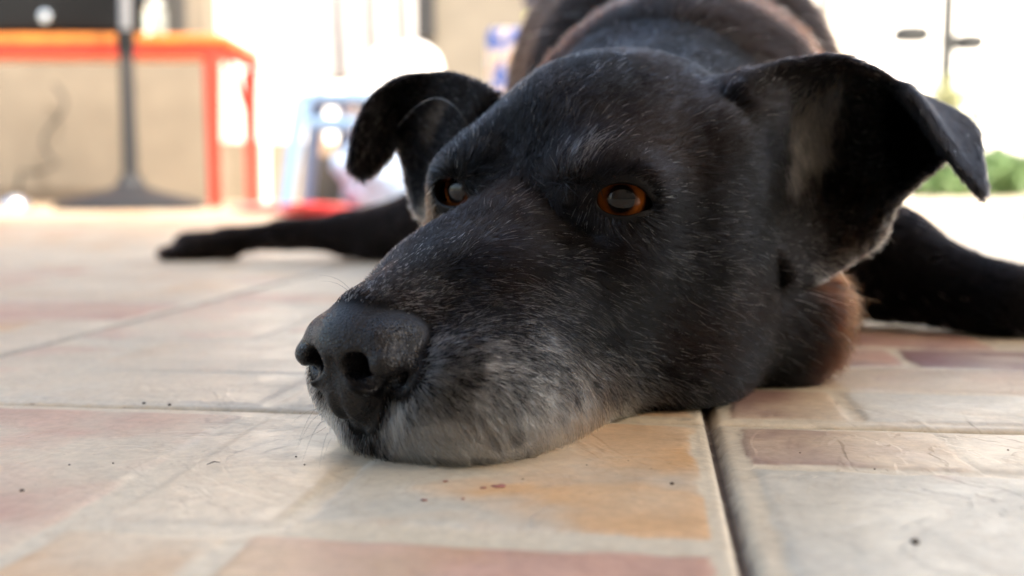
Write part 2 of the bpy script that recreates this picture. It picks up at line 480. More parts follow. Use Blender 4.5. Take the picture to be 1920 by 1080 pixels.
def auto_tile(a, b):
    out = []; y = b * TILE + .8
    left = a < 0
    pal = [CREAM, CREAM, ROSE, TAN, TAN, ORANGE, CREAM] if left else [GREY, CREAM, CREAM, ROSE, TAN, GREY]
    while y < (b + 1) * TILE - 3:
        h = min(r_.choice([5.3, 5.6, 8.5, 11.2]), (b + 1) * TILE - .8 - y)
        if (b + 1) * TILE - .8 - y - h < 4: h = (b + 1) * TILE - .8 - y
        x = a * TILE + .8
        while x < (a + 1) * TILE - 1:
            wd = r_.choice([4.5, 9, 11, 16]); e = (a + 1) * TILE - .8
            if e - x - wd < 4: wd = e - x
            out.append((x, x + wd, y, y + h, r_.choice(pal), r_.choice(pal), r_.uniform(.35, .6)))
            x += wd + .65
        y += h + .65
    return out
cl1 = vnoise(UU, VV, 6.5, 31, 4); cl2 = vnoise(UU, VV, 1.6, 41, 4); cl3 = vnoise(UU, VV, 16, 51, 2)
for a in range(-10, 8):
    for b in range(-4, 14):
        i0, i1 = np.searchsorted(fu, (a * TILE, (a + 1) * TILE)); j0, j1 = np.searchsorted(fv, (b * TILE, (b + 1) * TILE))
        if i1 <= i0 or j1 <= j0: continue
        sl = (slice(i0, i1), slice(j0, j1))
        for (x0, x1, y0, y1, c1, c2, f) in MANUAL.get((a, b)) or auto_tile(a, b):
            X, Y = wu[sl], wv[sl]
            d = np.minimum(np.minimum(X - x0, x1 - X), np.minimum(Y - y0, y1 - Y))
            m = np.clip((d + (cl2[sl] - .5) * .5) / .12 + .5, 0, 1)
            k = np.clip((cl1[sl] * .7 + cl2[sl] * .3 + ((X - x0) / (x1 - x0) - .5) * .32 * (1 if (x0 > -17) else -1) - (1 - f)) * 4 + .35, 0, 1)[..., None]
            cc = np.array(c1) * (1 - k) + np.array(c2) * k
            cc = cc * (.86 + .28 * cl2[sl][..., None])
            fade = np.clip(.55 + 1.1 * (vnoise(X, Y, 5.0, int(abs(x0 * 7 + y0 * 13)) % 97 + 3, 3) - .25), .5, 1)[..., None]
            cc = PALE * (.93 + .14 * cl2[sl][..., None]) * (1 - fade) + cc * fade
            col[sl] = col[sl] * (1 - m[..., None]) + cc * m[..., None]
            hgt[sl] = np.maximum(hgt[sl], .07 * np.clip(d / .3 + .3, 0, 1) * (.7 + .6 * cl1[sl]))
            mort[sl] = np.minimum(mort[sl], 1 - m)
jd = np.minimum(np.abs((UU + TILE / 2) % TILE - TILE / 2), np.abs((VV + .15 + TILE / 2) % TILE - TILE / 2)) + (vnoise(UU, VV, .5, 61) - .5) * .06
GW = .15
gm = np.clip((GW - jd) / .07 + .5, 0, 1)
col = col * (1 - gm[..., None]) + np.array((.10, .075, .058)) * (.6 + .8 * cl2[..., None]) * gm[..., None]
edge_d = np.clip((jd - GW) / .25, 0, 1)
H_ = (hgt + (cl2 - .5) * .03 + (cl1 - .5) * .05) * edge_d - .12 * (1 - edge_d) - .22 * gm
H_ = H_ - .06
fpos = FO + UU[..., None] * FU + VV[..., None] * FV; fpos[..., 2] = H_
nU, nV = len(fu), len(fv)
ii = np.arange(nU * nV).reshape(nU, nV)
ff = np.stack([ii[:-1, :-1], ii[1:, :-1], ii[1:, 1:], ii[:-1, 1:]], -1).reshape(-1, 4)
fme = np_mesh('floor', fpos.reshape(-1, 3), ff)
ca = fme.attributes.new('tint', 'FLOAT_COLOR', 'POINT')
ca.data.foreach_set('color', np.concatenate([col, gm[..., None]], -1).reshape(-1).astype(np.float32))
m_floor = mat('glazed_tile', rough=.42)
q = N(m_floor)
at = q.n('ShaderNodeAttribute', attribute_name='tint')
o = q.obj()
map_ = q.n('ShaderNodeMapping'); q.l(o, map_.inputs[0]); map_.inputs['Rotation'].default_value = (0, 0, FA); map_.inputs['Scale'].default_value = (1, 1.0, 1)
n1 = q.noise(map_.outputs[0], 260, 5, .65); n2 = q.noise(map_.outputs[0], 28, 6, .6, 1.2); n3 = q.noise(map_.outputs[0], 1200, 2, .6)
g1 = q.ramp(n1, [(.3, .86), (.7, 1.1)])
base = q.mix(1.0, at.outputs['Color'], g1, 'MULTIPLY')
veins = q.ramp(n2, [(.47, (1, 1, 1)), (.495, (.72, .62, .54)), (.52, (1, 1, 1))])
base = q.mix(.3, base, veins, 'MULTIPLY')
sp = q.ramp(q.noise(map_.outputs[0], 420, 2, .5), [(.70, (1, 1, 1)), (.76, (.45, .35, .3))])
base = q.mix(.6, base, sp, 'MULTIPLY')
q.l(base, q.b.inputs['Base Color'])
rr = q.ramp(n2, [(.3, .34), (.7, .55)])
gadd = q.n('ShaderNodeMath', operation='MAXIMUM'); q.l(rr, gadd.inputs[0]); q.l(at.outputs['Alpha'], gadd.inputs[1])
q.l(gadd.outputs[0], q.b.inputs['Roughness'])
n4 = q.noise(map_.outputs[0], 13, 5, .55, .8)
led = q.ramp(n4, [(.39, 0.0), (.415, .35), (.49, .42), (.51, .75), (.59, .8), (.61, 1.0)])
b0 = q.bump(led, .6, .0011); b1 = q.bump(n2, .3, .0010, b0); b2 = q.bump(n1, .35, .0003, b1); b3 = q.bump(n3, .25, .00012, b2)
q.l(b3, q.b.inputs['Normal'])
fme.materials.append(m_floor)
floor = tag(link(bpy.data.objects.new('floor', fme)), kind='structure')
# ------------------------------------------------------------ DOG : skin mesh, eyes, coat
dog_me = np_mesh('dog', DW, DF)
nm = np.minimum(nose_mask(DL), ell_d(DL[:, 0], np.abs(DL[:, 1]), DL[:, 2], (.85, 1.45, 3.1), (1.2, .95, .85)))
nose_w = np.clip((.12 - nm) / .16, 0, 1) * (DL[:, 0] < 3.4)
lid_w = np.zeros(len(DL))
for c, g, s in EYES:
    lid_w = np.maximum(lid_w, np.clip((1.42 - np.linalg.norm(DL - (c + g * .45), axis=1)) / .22, 0, 1))
a_ = dog_me.attributes.new('mask', 'FLOAT_COLOR', 'POINT')
a_.data.foreach_set('color', np.stack([nose_w, lid_w, np.zeros_like(nm), np.ones_like(nm)], 1).astype(np.float32).ravel())
m_skin = mat('dog_skin', (.012, .011, .011), .6)
q = N(m_skin)
at = q.n('ShaderNodeAttribute', attribute_name='mask'); sx = q.n('ShaderNodeSeparateColor'); q.l(at.outputs['Color'], sx.inputs[0])
o = q.obj()
vor = q.n('ShaderNodeTexVoronoi', feature='DISTANCE_TO_EDGE'); q.l(o, vor.inputs['Vector']); vor.inputs['Scale'].default_value = 950
vr = q.ramp(vor.outputs['Distance'], [(.0, 0.0), (.3, 1.0)])
nz = q.noise(o, 170, 4, .6)
wet = q.mix(nz, (.005, .005, .006), (.012, .011, .012))
pat = q.ramp(q.noise(o, 60, 5, .7), [(.55, (.0, .0, .0)), (.72, (1, 1, 1))])
base = q.mix(sx.outputs[0], (.004, .0035, .0035), wet)
spm = q.n('ShaderNodeMath', operation='MULTIPLY_ADD'); q.l(sx.outputs[0], spm.inputs[0]); spm.inputs[1].default_value = .24; spm.inputs[2].default_value = .05; spl = q.n('ShaderNodeMath', operation='MULTIPLY_ADD'); q.l(sx.outputs[1], spl.inputs[0]); spl.inputs[1].default_value = .12; q.l(spm.outputs[0], spl.inputs[2]); q.l(spl.outputs[0], q.b.inputs['Specular IOR Level'])
q.l(base, q.b.inputs['Base Color'])
ro = q.ramp(nz, [(.3, .22), (.7, .34)])
rm = q.n('ShaderNodeMix'); q.l(sx.outputs[0], rm.inputs[0]); rm.inputs[2].default_value = .65; q.l(ro, rm.inputs[3])
rm2 = q.n('ShaderNodeMix'); q.l(sx.outputs[1], rm2.inputs[0]); q.l(rm.outputs[0], rm2.inputs[2]); rm2.inputs[3].default_value = .2
q.l(rm2.outputs[0], q.b.inputs['Roughness'])
bs = q.n('ShaderNodeBump'); bs.inputs['Distance'].default_value = .00022; q.l(vr, bs.inputs['Height'])
mm = q.n('ShaderNodeMath', operation='MULTIPLY'); q.l(sx.outputs[0], mm.inputs[0]); mm.inputs[1].default_value = .75
q.l(mm.outputs[0], bs.inputs['Strength'])
q.l(bs.outputs[0], q.b.inputs['Normal'])
dog_me.materials.append(m_skin)
dog = tag(link(bpy.data.objects.new('dog', dog_me)), 'black dog with a grizzled grey muzzle lying flat with its chin on the tiles', 'dog')

# ---- eyes
def iris_mat():
    m = mat('dog_eye', rough=.12)
    q = N(m); o = q.obj(); s = q.n('ShaderNodeSeparateXYZ'); q.l(o, s.inputs[0])
    r1 = q.n('ShaderNodeVectorMath', operation='MULTIPLY'); q.l(o, r1.inputs[0]); r1.inputs[1].default_value = (0, 1, 1)
    r = q.n('ShaderNodeVectorMath', operation='LENGTH'); q.l(r1.outputs[0], r.inputs[0])
    sc = q.n('ShaderNodeMath', operation='MULTIPLY'); q.l(r.outputs['Value'], sc.inputs[0]); sc.inputs[1].default_value = 1 / .0115
    nz = q.n('ShaderNodeMath', operation='MULTIPLY_ADD'); q.l(q.noise(o, 700, 3), nz.inputs[0]); nz.inputs[1].default_value = .08; q.l(sc.outputs[0], nz.inputs[2])
    col = q.ramp(nz.outputs[0], [(0, (.002, .002, .002)), (.44, (.003, .002, .002)), (.50, (.05, .014, .004)), (.62, (.24, .066, .010)), (.72, (.36, .105, .015)), (.80, (.05, .014, .004)), (.86, (.006, .004, .003)), (.95, (.02, .015, .012)), (1, (.05, .04, .035))])
    q.l(col, q.b.inputs['Base Color'])
    q.b.inputs['Coat Weight'].default_value = 1.0; q.b.inputs['Coat Roughness'].default_value = .015; q.b.inputs['Coat IOR'].default_value = 1.45
    q.b.inputs['Roughness'].default_value = .5; q.b.inputs['Specular IOR Level'].default_value = 0
    return m
m_eye = iris_mat()
eye_me = None
for c, g, s in EYES:
    if eye_me is None:
        bm_v = []; nt_, np__ = 64, 48
        th = np.linspace(0, math.pi, np__); ph = np.linspace(0, 2 * math.pi, nt_, endpoint=False)
        T, PH = np.meshgrid(th, ph, indexing='ij')
        rad = 1.15 + .06 * np.exp(-(T / .8)**2)
        v = np.stack([rad * np.cos(T), rad * np.sin(T) * np.cos(PH), rad * np.sin(T) * np.sin(PH)], -1).reshape(-1, 3)
        ix = np.arange(np__ * nt_).reshape(np__, nt_)
        f = np.stack([ix[:-1], ix[1:], np.roll(ix, -1, 1)[1:], np.roll(ix, -1, 1)[:-1]], -1).reshape(-1, 4)
        eye_me = np_mesh('eye', v, f); eye_me.materials.append(m_eye)
    e = link(bpy.data.objects.new('eye', eye_me), dog)
    gw = Vector(tuple(BACK * g[0] + SIDE * g[1] + np.array([0, 0, g[2]])))
    e.matrix_world = Matrix.Translation(Vector(tuple(toW(c[None])[0] * CM))) @ gw.to_track_quat('X', 'Z').to_matrix().to_4x4()

# ---- coat : individual hairs combed over the skin
def blob(p, c, r):                                   # soft 3-D spot
    return np.clip(1.25 - np.linalg.norm((p - np.asarray(c)) / np.asarray(r), axis=1), 0, 1)
def ss(x, a, b):
    t = np.clip((x - a) / (b - a), 0, 1); return t * t * (3 - 2 * t)
def n3(p, s, seed):                                   # smooth 3-D pseudo noise, -1..1
    r = np.random.default_rng(seed); out = np.zeros(len(p))
    for i in range(7):
        k = r.normal(size=3); k /= np.linalg.norm(k); out += np.sin(p @ k * (2 * math.pi / s) * r.uniform(.6, 1.5) + r.uniform(0, 6.28))
    return out / 3.2
cam_w = np.array([0, 0, CAM_H])
FN = DF; fa = DW[FN]
fc = fa.mean(1); fcl = DL[FN].mean(1)
fnrm = np.cross(fa[:, 2] - fa[:, 0], fa[:, 3] - fa[:, 1]); area = .5 * np.linalg.norm(fnrm, axis=1); fnrm /= np.maximum(2 * area[:, None], 1e-9)
view = cam_w - fc; dist = np.linalg.norm(view, axis=1); facing = (fnrm * view).sum(1) / dist

HD = 1.0
body_far = fcl[:, 0] > 27
dens = 470 * (38 / dist)**1.6
dens = np.where(facing > -.25, dens, dens * .3)
dens = np.where(body_far, np.minimum(dens, 40 * (70 / dist)**1.5), dens)
dens *= np.where(fcl[:, 0] < 3.6, np.clip((nm[FN].mean(1) - .05) / .35, 0, 1), 1)
dens *= 1 - np.clip(lid_w[FN].mean(1) * 1.8, 0, 1)
dens *= (fc[:, 2] > .1)
# nothing grows inside the nostrils / under the chin
nst = np.minimum(ell_d(fcl[:, 0], np.abs(fcl[:, 1]), fcl[:, 2], (.6, .9, 3.0), (1.3, .7, .7)), 9)
dens *= nst > 0
cntf = rng.poisson(dens * area * HD)
fi = np.repeat(np.arange(len(FN)), cntf)
n = len(fi)
u, v = rng.random(n), rng.random(n)
wt = np.stack([(1 - u) * (1 - v), u * (1 - v), u * v, (1 - u) * v], 1)[..., None]
root = (DW[FN[fi]] * wt).sum(1); rl = (DL[FN[fi]] * wt).sum(1)
nrm = (DN[FN[fi]] * wt).sum(1); nrm /= np.linalg.norm(nrm, axis=1, keepdims=True)
def dirW(a): return a[:, 0:1] * BACK + a[:, 1:2] * SIDE + a[:, 2:3] * np.array([0, 0, 1.0])
nl = np.stack([nrm @ BACK, nrm @ SIDE, nrm[:, 2]], 1)
d, y, z = rl.T; ay = np.abs(y); sy = np.sign(y)

# masks
ear_near = np.zeros(n); 
def near_sheet(G_, thr=.75):
    from mathutils.kdtree import KDTree
    pts = G_[::3, ::3].reshape(-1, 3); kd = KDTree(len(pts))
    for i, p in enumerate(pts): kd.insert(p, i)
    kd.balance()
    lo, hi = pts.min(0) - thr, pts.max(0) + thr
    inside = np.nonzero(((rl > lo) & (rl < hi)).all(1))[0]
    m = np.zeros(n, bool); idx = np.zeros(n, int)
    for i in inside:
        co, j, dd = kd.find(rl[i])
        if dd < thr: m[i] = True; idx[i] = j
    nv_, nu_ = G_[::3, ::3].shape[:2]
    return m, (idx // nu_) / (nv_ - 1), (idx % nu_) / (nu_ - 1)
e1, e1v, e1u = near_sheet(EG[0], .62); e2, e2v, e2u = near_sheet(EG[1], .4); e3, e3v, e3u = near_sheet(EG[2], .62)
e1 &= ~e2
ear = e1 | e2 | e3
e1 &= (e1v > .12); e3 &= (e3v > .12)
def sheet_tan(G_, v_, u_):
    g = G_[::3, ::3]; nv_, nu_ = g.shape[:2]; iv = np.clip((v_ * (nv_ - 1)).astype(int), 0, nv_ - 2); iu = np.clip((u_ * (nu_ - 1)).astype(int), 0, nu_ - 2)
    tv = g[iv + 1, iu] - g[iv, iu]; tu = g[iv, iu + 1] - g[iv, iu]
    nrm_ = lambda a: a / np.maximum(np.linalg.norm(a, axis=1, keepdims=True), 1e-6)
    return nrm_(tv), nrm_(tu)

# combing direction, head frame
D = np.zeros((n, 3)); D[:, 0] = 1
muz = 1 - ss(d, 8.5, 12)
side = ss(ay, .8, 2.2)
D[:, 2] += muz * side * -.45
lip = (1 - ss(z, .8, 2.4)) * (1 - ss(d, 8, 12))
D += lip[:, None] * np.stack([-.35 * np.ones(n), .25 * sy, -.9 * np.ones(n)], 1)
front = (1 - ss(d, 1.8, 4.2)) * (1 - ss(z, 1.5, 3.0))
D += front[:, None] * np.stack([-.7 * np.ones(n), .5 * y, -1.2 * np.ones(n)], 1)
D[:, 1] += muz * sy * .25 * side
head = ss(d, 9, 12) * (1 - ss(d, 26, 30))
D[:, 1] += head * sy * .25 * ss(ay, .3, 2)
D[:, 2] += head * (.35 * ss(z, 8.5, 11) - .30 * (1 - ss(z, 3, 8)))
for c, g, s in EYES:                                   # hairs part around the eye
    r = rl - (c + g * .8); rr_ = np.linalg.norm(r, axis=1, keepdims=True)
    w_ = np.exp(-(rr_ / 1.9)**2)
    D += w_ * (r / np.maximum(rr_, .1)) * 1.3
    b_ = blob(rl, (10.6 if s > 0 else 10.7, 2.55 * s, 9.7), 1.5)[:, None]
    D += b_ * np.array([.2, .75 * s, 1.2])
neck = ss(d, 22, 27)
D += neck[:, None] * np.array([0, 0, -.35])
ruff = blob(rl, (21.5, 7.2, 3.6), (3.2, 3.0, 4.4)) * (~ear)
D += ruff[:, None] * np.array([.3, .9, -.35])
DWd = dirW(D)
# body: follow the body's own axis
bod = ss(d, 26, 34)[:, None]
DWd = DWd * (1 - bod) + bod * np.array([.25, .9, -.25])
hl = (root[:, 0] < 0) & (root[:, 1] > 100)
DWd[hl] = np.array([-1, .1, -.2])
fl = (root[:, 0] > 21) & (root[:, 1] < 66)
DWd[fl] = np.array([1, -.15, -.25])
for m_, v_, u_, G_ in ((e1, e1v, e1u, EG[0]), (e2, e2v, e2u, EG[1]), (e3, e3v, e3u, EG[2])):
    tv, tu = sheet_tan(G_, v_[m_], u_[m_])
    t = tv * .9 + tu * ((u_[m_] - .5) * .9)[:, None]
    DWd[m_] = t[:, 0:1] * BACK + t[:, 1:2] * SIDE + t[:, 2:3] * np.array([0, 0, 1.])
jit = np.stack([n3(rl, 1.6, 1), n3(rl, 1.6, 2), n3(rl, 1.6, 3)], 1) * .16 + np.stack([n3(rl, .5, 4), n3(rl, .5, 5), n3(rl, .5, 6)], 1) * .12
DWd = DWd / np.maximum(np.linalg.norm(DWd, axis=1, keepdims=True), 1e-6) + jit + rng.normal(size=(n, 3)) * .10
T = DWd - (DWd * nrm).sum(1, keepdims=True) * nrm
T /= np.maximum(np.linalg.norm(T, axis=1, keepdims=True), 1e-6)

# length
L = .42 + .45 * ss(d, 3, 10) + .35 * ss(d, 14, 20)
L *= 1 - .45 * ss(z, 8, 10) * (1 - ss(d, 12, 17)) * (1 - ss(ay, .5, 1.5))
L -= .16 * (1 - ss(ay, .6, 1.8)) * (1 - ss(d, 5, 9))
L += .32 * lip * rng.uniform(.2, 1.5, n)
for c, g, s in EYES: L *= 1 - .62 * np.exp(-(np.linalg.norm(rl - (c + g * .8), axis=1) / 1.6)**2)
brow = np.maximum(blob(rl, LP(1094, 305, 38.0), 1.0), .8 * blob(rl, (10.7, -2.5, 9.9), 1.2))
L += brow * .45
L = np.where(ruff > 0, L + ruff * 1.7, L)
L = np.where(d > 26, 2.6, L)
L = np.where(hl, .9, L); L = np.where(fl, .75, L)
L = np.where(ear, .52, L)
inner_side = e1 & ((nrm * (cam_w - root)).sum(1) > 0)
tuft = blob(rl, LP(1478, 285, 43.6), (1.9, 1.6, 2.2)) * inner_side
tuft2 = blob(rl, LP(822, 238, 48.6), (1.5, 1.5, 1.0))
# fringe along the ear rims
rim = (e1 & (e1u > .975) & (e1v < .93)) | (e3 & (e3u > .985))
rimlow = e1 & (e1u > .975) & (e1v < .93)
L = np.where(rim, .55, L)
L *= rng.uniform(.7, 1.15, n)
L = np.where(nose_w[FN[fi]].mean(1) > .02, L * .4, L)
lift = .28 + .12 * rng.random(n) + .12 * brow + .2 * (ruff > 0) + .25 * lip * 0
lift = np.where(ear, .38, lift)
lift = np.where(d > 26, .38, lift)
# colour
black = np.array([.0018, .0018, .0022]); brown = np.array([.014, .0075, .005])
col = black * (rng.uniform(.4, 1.4, n) + 3.5 * rng.random(n)**8)[:, None]
bmix = np.clip(.05 + .3 * n3(rl, 5, 21) + .15 * rng.random(n), 0, .6)
bmix = np.where(d > 26, .6, bmix); bmix = np.where(hl, .45, bmix); bmix = np.where(fl, .15, bmix); bmix = np.where(ear, .2, bmix)
bridge_b = blob(rl, (8.3, .3, 7.9), (1.5, 1.6, 1.2)); bmix = np.maximum(bmix, bridge_b * .9)
col = col * (1 - bmix[:, None]) + brown * (bmix * rng.uniform(.6, 1.3, n))[:, None]
# grizzle
gz_ = (1 - ss(z + .28 * (d - 4) + .5 * n3(rl, 2.2, 30), 1.6, 5.4)) * (1 - ss(d, 9.0, 13.0))
pw = .80 * gz_ + .30 * (1 - ss(z, .6, 2.4)) * (1 - ss(d, 11, 14))
pw *= 1 - .85 * np.clip((1.2 - np.hypot(d - .9, (ay) * .8)) / .8, 0, 1)
pw *= np.clip(1 + .18 * n3(rl, .7, 33) + .15 * n3(rl, 2.5, 34), .3, 1.2)
pw = np.maximum(pw, .05 + .05 * n3(rl, 1.5, 35))
pw = np.where(z > 6.2, pw * .35, pw); pw = np.where((z > 9) & (pw < .1), pw * .35, pw); pw = np.where((d > 15) & (pw < .1), pw * .6, pw)
pw = np.where((d < 8) & (z > 2.5) & (z < 5.5), np.maximum(pw, .14), pw)
streak = blob(rl, LP(1345, 610, 41.0), (1.0, 1.4, 1.3)) ; pw = np.maximum(pw, .42 * streak)
pw = np.maximum(pw, .75 * blob(rl, LP(1096, 318, 38.0), .85)); pw = np.maximum(pw, .12 * brow)
pw = np.maximum(pw, .4 * blob(rl, LP(878, 258, 43.0), .8))
pw = np.where(ear, .03, pw); pw = np.where(d > 26, .01, pw)
pw = np.where(e3 | (e1 & ~rim), .03, pw)
white = rng.random(n) < pw
sheen = (rng.random(n) < np.where(ear, .05, np.clip(.15 + .13 * n3(rl, 3.5, 61) + .05 * n3(rl, .8, 62), .03, .4))) & ~white & (d < 26)          # coat gloss painted as slate colour on some guard hairs
col = np.where(sheen[:, None], np.array([.048, .053, .068]) * rng.uniform(.25, 1.6, (n, 1)), col)
wc = np.array([.88, .84, .78]) * rng.uniform(.3, 1.4, n)[:, None]
warm = blob(rl, (5.5, 3.6, 2.8), (2.5, 2, 1.6))[:, None]
wc = wc * (1 - .35 * warm) + wc * np.array([1.0, .78, .62]) * .35 * warm
col = np.where(white[:, None], wc, col)
tan = np.array([.30, .215, .15])
def tint(mask, c, amt=1.0):
    global col
    k = np.clip(mask * amt, 0, 1)[:, None] * (rng.random((n, 1)) < .85)
    col = col * (1 - k) + np.asarray(c) * rng.uniform(.6, 1.3, (n, 1)) * k
tint(tuft2 * e3, (.16, .11, .075), 1.6)
tint(blob(rl, LP(850, 392, 42.0), (1.4, 1.4, 1.1)), (.16, .115, .08), 1.5)
tint(blob(rl, LP(850, 386, 41.6), (.5, .6, .35)), (.35, .29, .22), 1.2)
tint(blob(rl, LP(790, 395, 47.0), (.6, 1.0, 1.4)), (.20, .16, .12), 1.2)
tint(ruff * ss(d + y, 26.0, 29), (.06, .019, .006), 1.6)
tint(((root[:, 1] > 56) & (root[:, 1] < 66) & (z > 13)) * .8, (.040, .014, .007), 1.0)
tint(hl * .7, (.020, .011, .008), 1.0)
tint((rimlow | rim) * (rng.random(n) < .55) * 1.0, (.34, .31, .27), 1.0)
tint(e2.astype(float), (.02, .02, .023), 1.0)

kk = 5
t = np.linspace(0, 1, kk)[None, :, None]
lf = lift[:, None, None]
grav = np.zeros((n, 1, 3)); grav[:, :, 2] = -.22
pts = root[:, None] + L[:, None, None] * (T[:, None] * t * (1 - .25 * lf) + nrm[:, None] * (lf * (t - .55 * t * t)) + grav * t * t * .35 * (1 + neck[:, None, None]))
wob = rng.normal(size=(n, 1, 3)) * .045
pts = pts + L[:, None, None] * wob * t * t * 1.5
pts[..., 2] = np.maximum(pts[..., 2], .03 + .02 * rng.random((n, 1)))
# long pale hairs growing from the front of the near ear's bowl
nt2 = 7000
gg = EG[0].reshape(-1, 3); ggw = toW(gg); rel = ggw - cam_w
pxs = 960 + FPX * rel[:, 0] / rel[:, 1]; pys = 350 - FPX * rel[:, 2] / rel[:, 1]
q2 = ((pxs - 1510) / 62)**2 + ((pys - 248) / 76 + (pxs - 1510) / 85)**2
ok = np.nonzero(q2 < 1.5)[0]
pr_ = np.exp(-1.6 * q2[ok]**1.5) * (.25 + .75 * ss(pys[ok] - .5 * (pxs[ok] - 1510), 190, 270)); pr_ *= np.clip(.6 + 1.2 * n3(ggw[ok], .8, 77), .05, 2); pr_ /= pr_.sum()
ok2 = np.nonzero((pxs > 1520) & (pxs < 1660) & (pys > 330) & (pys < 470))[0]
pk = rng.choice(ok, nt2, p=pr_); isd = rng.random(nt2) < .22; pk[isd] = rng.choice(ok2, isd.sum())
tr = ggw[pk] + np.array([0, -.4, 0]) + rng.normal(size=(nt2, 3)) * .07
hh = (ggw[pk][:, 2:3] - ggw[ok][:, 2].min()) / np.ptp(ggw[ok][:, 2])
td = np.array([-.62, -.85, -.30]) + hh * np.array([-.1, 0, -.45]) + rng.normal(size=(nt2, 3)) * .12 + .35 * np.stack([n3(tr, .7, 71), n3(tr, .9, 72), n3(tr, .7, 73)], 1)
tL = (rng.uniform(.7, 1.5, nt2) * np.where(isd, .8, 1.35))[:, None, None]
tpts = tr[:, None] + tL * (td[:, None] * t + np.array([.25, .1, -.12]) * t * t)
rad = (.0085 + .003 * rng.random(n)) * np.where(white, 1.3, np.where(sheen, 1.35, 1.0)) * np.clip(dist[fi] / 38, .9, 3) ** 1.0
rad = np.where(d > 26, rad * 1.5, rad)
tap = (1 - .82 * np.linspace(0, 1, kk)**1.5)[None]
R_ = rad[:, None] * tap

def curves_obj(name, P_, R__, colr, m, parent):
    n_, k_ = P_.shape[:2]
    cu = bpy.data.hair_curves.new(name)
    cu.add_curves([k_] * n_)
    cu.position_data.foreach_set('vector', (P_ * CM).astype(np.float32).ravel())
    ra = cu.attributes.get('radius') or cu.attributes.new('radius', 'FLOAT', 'POINT')
    ra.data.foreach_set('value', (R__ * CM).astype(np.float32).ravel())
    ca = cu.attributes.new('tint', 'FLOAT_COLOR', 'CURVE')
    ca.data.foreach_set('color', np.concatenate([colr, np.ones((n_, 1))], 1).astype(np.float32).ravel())
    cu.materials.append(m)
    return link(bpy.data.objects.new(name, cu), parent)
def hair_mat(name, rough=.18, rrad=.3, coat=0.0):
    m = bpy.data.materials.new(name); m.use_nodes = True; t_ = m.node_tree
    t_.nodes.remove(t_.nodes['Principled BSDF'])
    h = t_.nodes.new('ShaderNodeBsdfHairPrincipled'); h.parametrization = 'COLOR'; h.inputs['IOR'].default_value = 1.22
    h.inputs['Roughness'].default_value = rough; h.inputs['Radial Roughness'].default_value = rrad
    if 'Random Roughness' in h.inputs: h.inputs['Random Roughness'].default_value = .3
    a = t_.nodes.new('ShaderNodeAttribute'); a.attribute_name = 'tint'
    t_.links.new(a.outputs['Color'], h.inputs['Color'])
    t_.links.new(h.outputs[0], t_.nodes['Material Output'].inputs['Surface'])
    return m
m_hair = hair_mat('dog_hair')
pts = np.concatenate([pts, tpts]); R_ = np.concatenate([R_, .012 * tap * np.ones((nt2, 1))])
col = np.concatenate([col, np.where(isd[:, None], np.array([.10, .07, .05]), np.array([.92, .82, .70]) * np.clip(.8 + .5 * n3(tr, .45, 75), .2, 1.08)[:, None]) * rng.uniform(.35, 1.05, (nt2, 1))])
fur = curves_obj('fur', pts, R_, np.clip(col, .002, .95), m_hair, dog)

# ---- whiskers : a few long stiff hairs, given by root / tip directions
WH = [ # (root px,py,Y) (tip px,py,Y) sag(cm, up+) colour radius
 ((603,778,32.4),(560,835,30.8),.25,(.02,.02,.02),.007), ((608,790,32.2),(566,868,31.0),.3,(.02,.02,.02),.007), ((606,770,32.5),(545,795,31),.2,(.03,.03,.03),.005),
 ((612,800,32),(540,828,30.6),-.1,(.02,.02,.02),.006), ((616,812,32),(598,880,30.9),.25,(.03,.03,.03),.006), ((600,765,32.6),(556,842,31),.35,(.02,.02,.02),.006), ((622,822,31.8),(606,862,31),.1,(.1,.1,.1),.005),
 ((655,541,34.0),(600,516,33.0),.15,(.03,.02,.02),.005), ((652,545,34.0),(603,527,33.2),.12,(.03,.02,.02),.005), ((755,478,36.0),(772,432,35.5),.05,(.05,.04,.04),.005),
 ((745,862,31.6),(748,884,31.3),.05,(.5,.48,.45),.008), ((812,868,31.8),(822,884,31.4),.08,(.5,.48,.45),.008), ((860,740,32.2),(905,800,31.2),.2,(.5,.48,.45),.006),
 ((1098,255,38.6),(1128,185,36.8),.3,(.35,.33,.3),.006), ((1125,268,38.6),(1160,222,37.2),.2,(.3,.28,.25),.006), ((1080,260,38.6),(1075,205,37.2),.2,(.2,.18,.16),.005), ((1150,290,38.4),(1195,262,37.2),.2,(.3,.28,.26),.005),
 ((878,236,44.0),(745,239,42.5),1.35,(.42,.38,.32),.009), ((870,268,44.0),(828,254,43),.1,(.4,.37,.33),.008), ((820,316,45.5),(780,298,45),.1,(.25,.23,.2),.007),
 ((1185,345,37.6),(1232,330,37),.15,(.12,.12,.12),.004), ((1190,352,37.6),(1262,352,37),.2,(.12,.12,.12),.004), ((1228,318,38.2),(1252,330,38),.05,(.5,.5,.5),.006), ((1245,347,38.4),(1268,370,38.2),.05,(.5,.5,.5),.006)]
wp, wr, wcl = [], [], []
for a, b, sag, c, r in WH:
    A_, B_ = P(*a), P(*b); tt = np.linspace(0, 1, 12)[:, None]
    wp.append(A_ + (B_ - A_) * tt + np.array([0, 0, 1]) * sag * 4 * tt * (1 - tt) * (1 - .3 * tt)); wr.append(r * (1 - .8 * tt[:, 0])); wcl.append(c)
wh = curves_obj('whiskers', np.array(wp), np.array(wr), np.array(wcl), m_hair, dog)
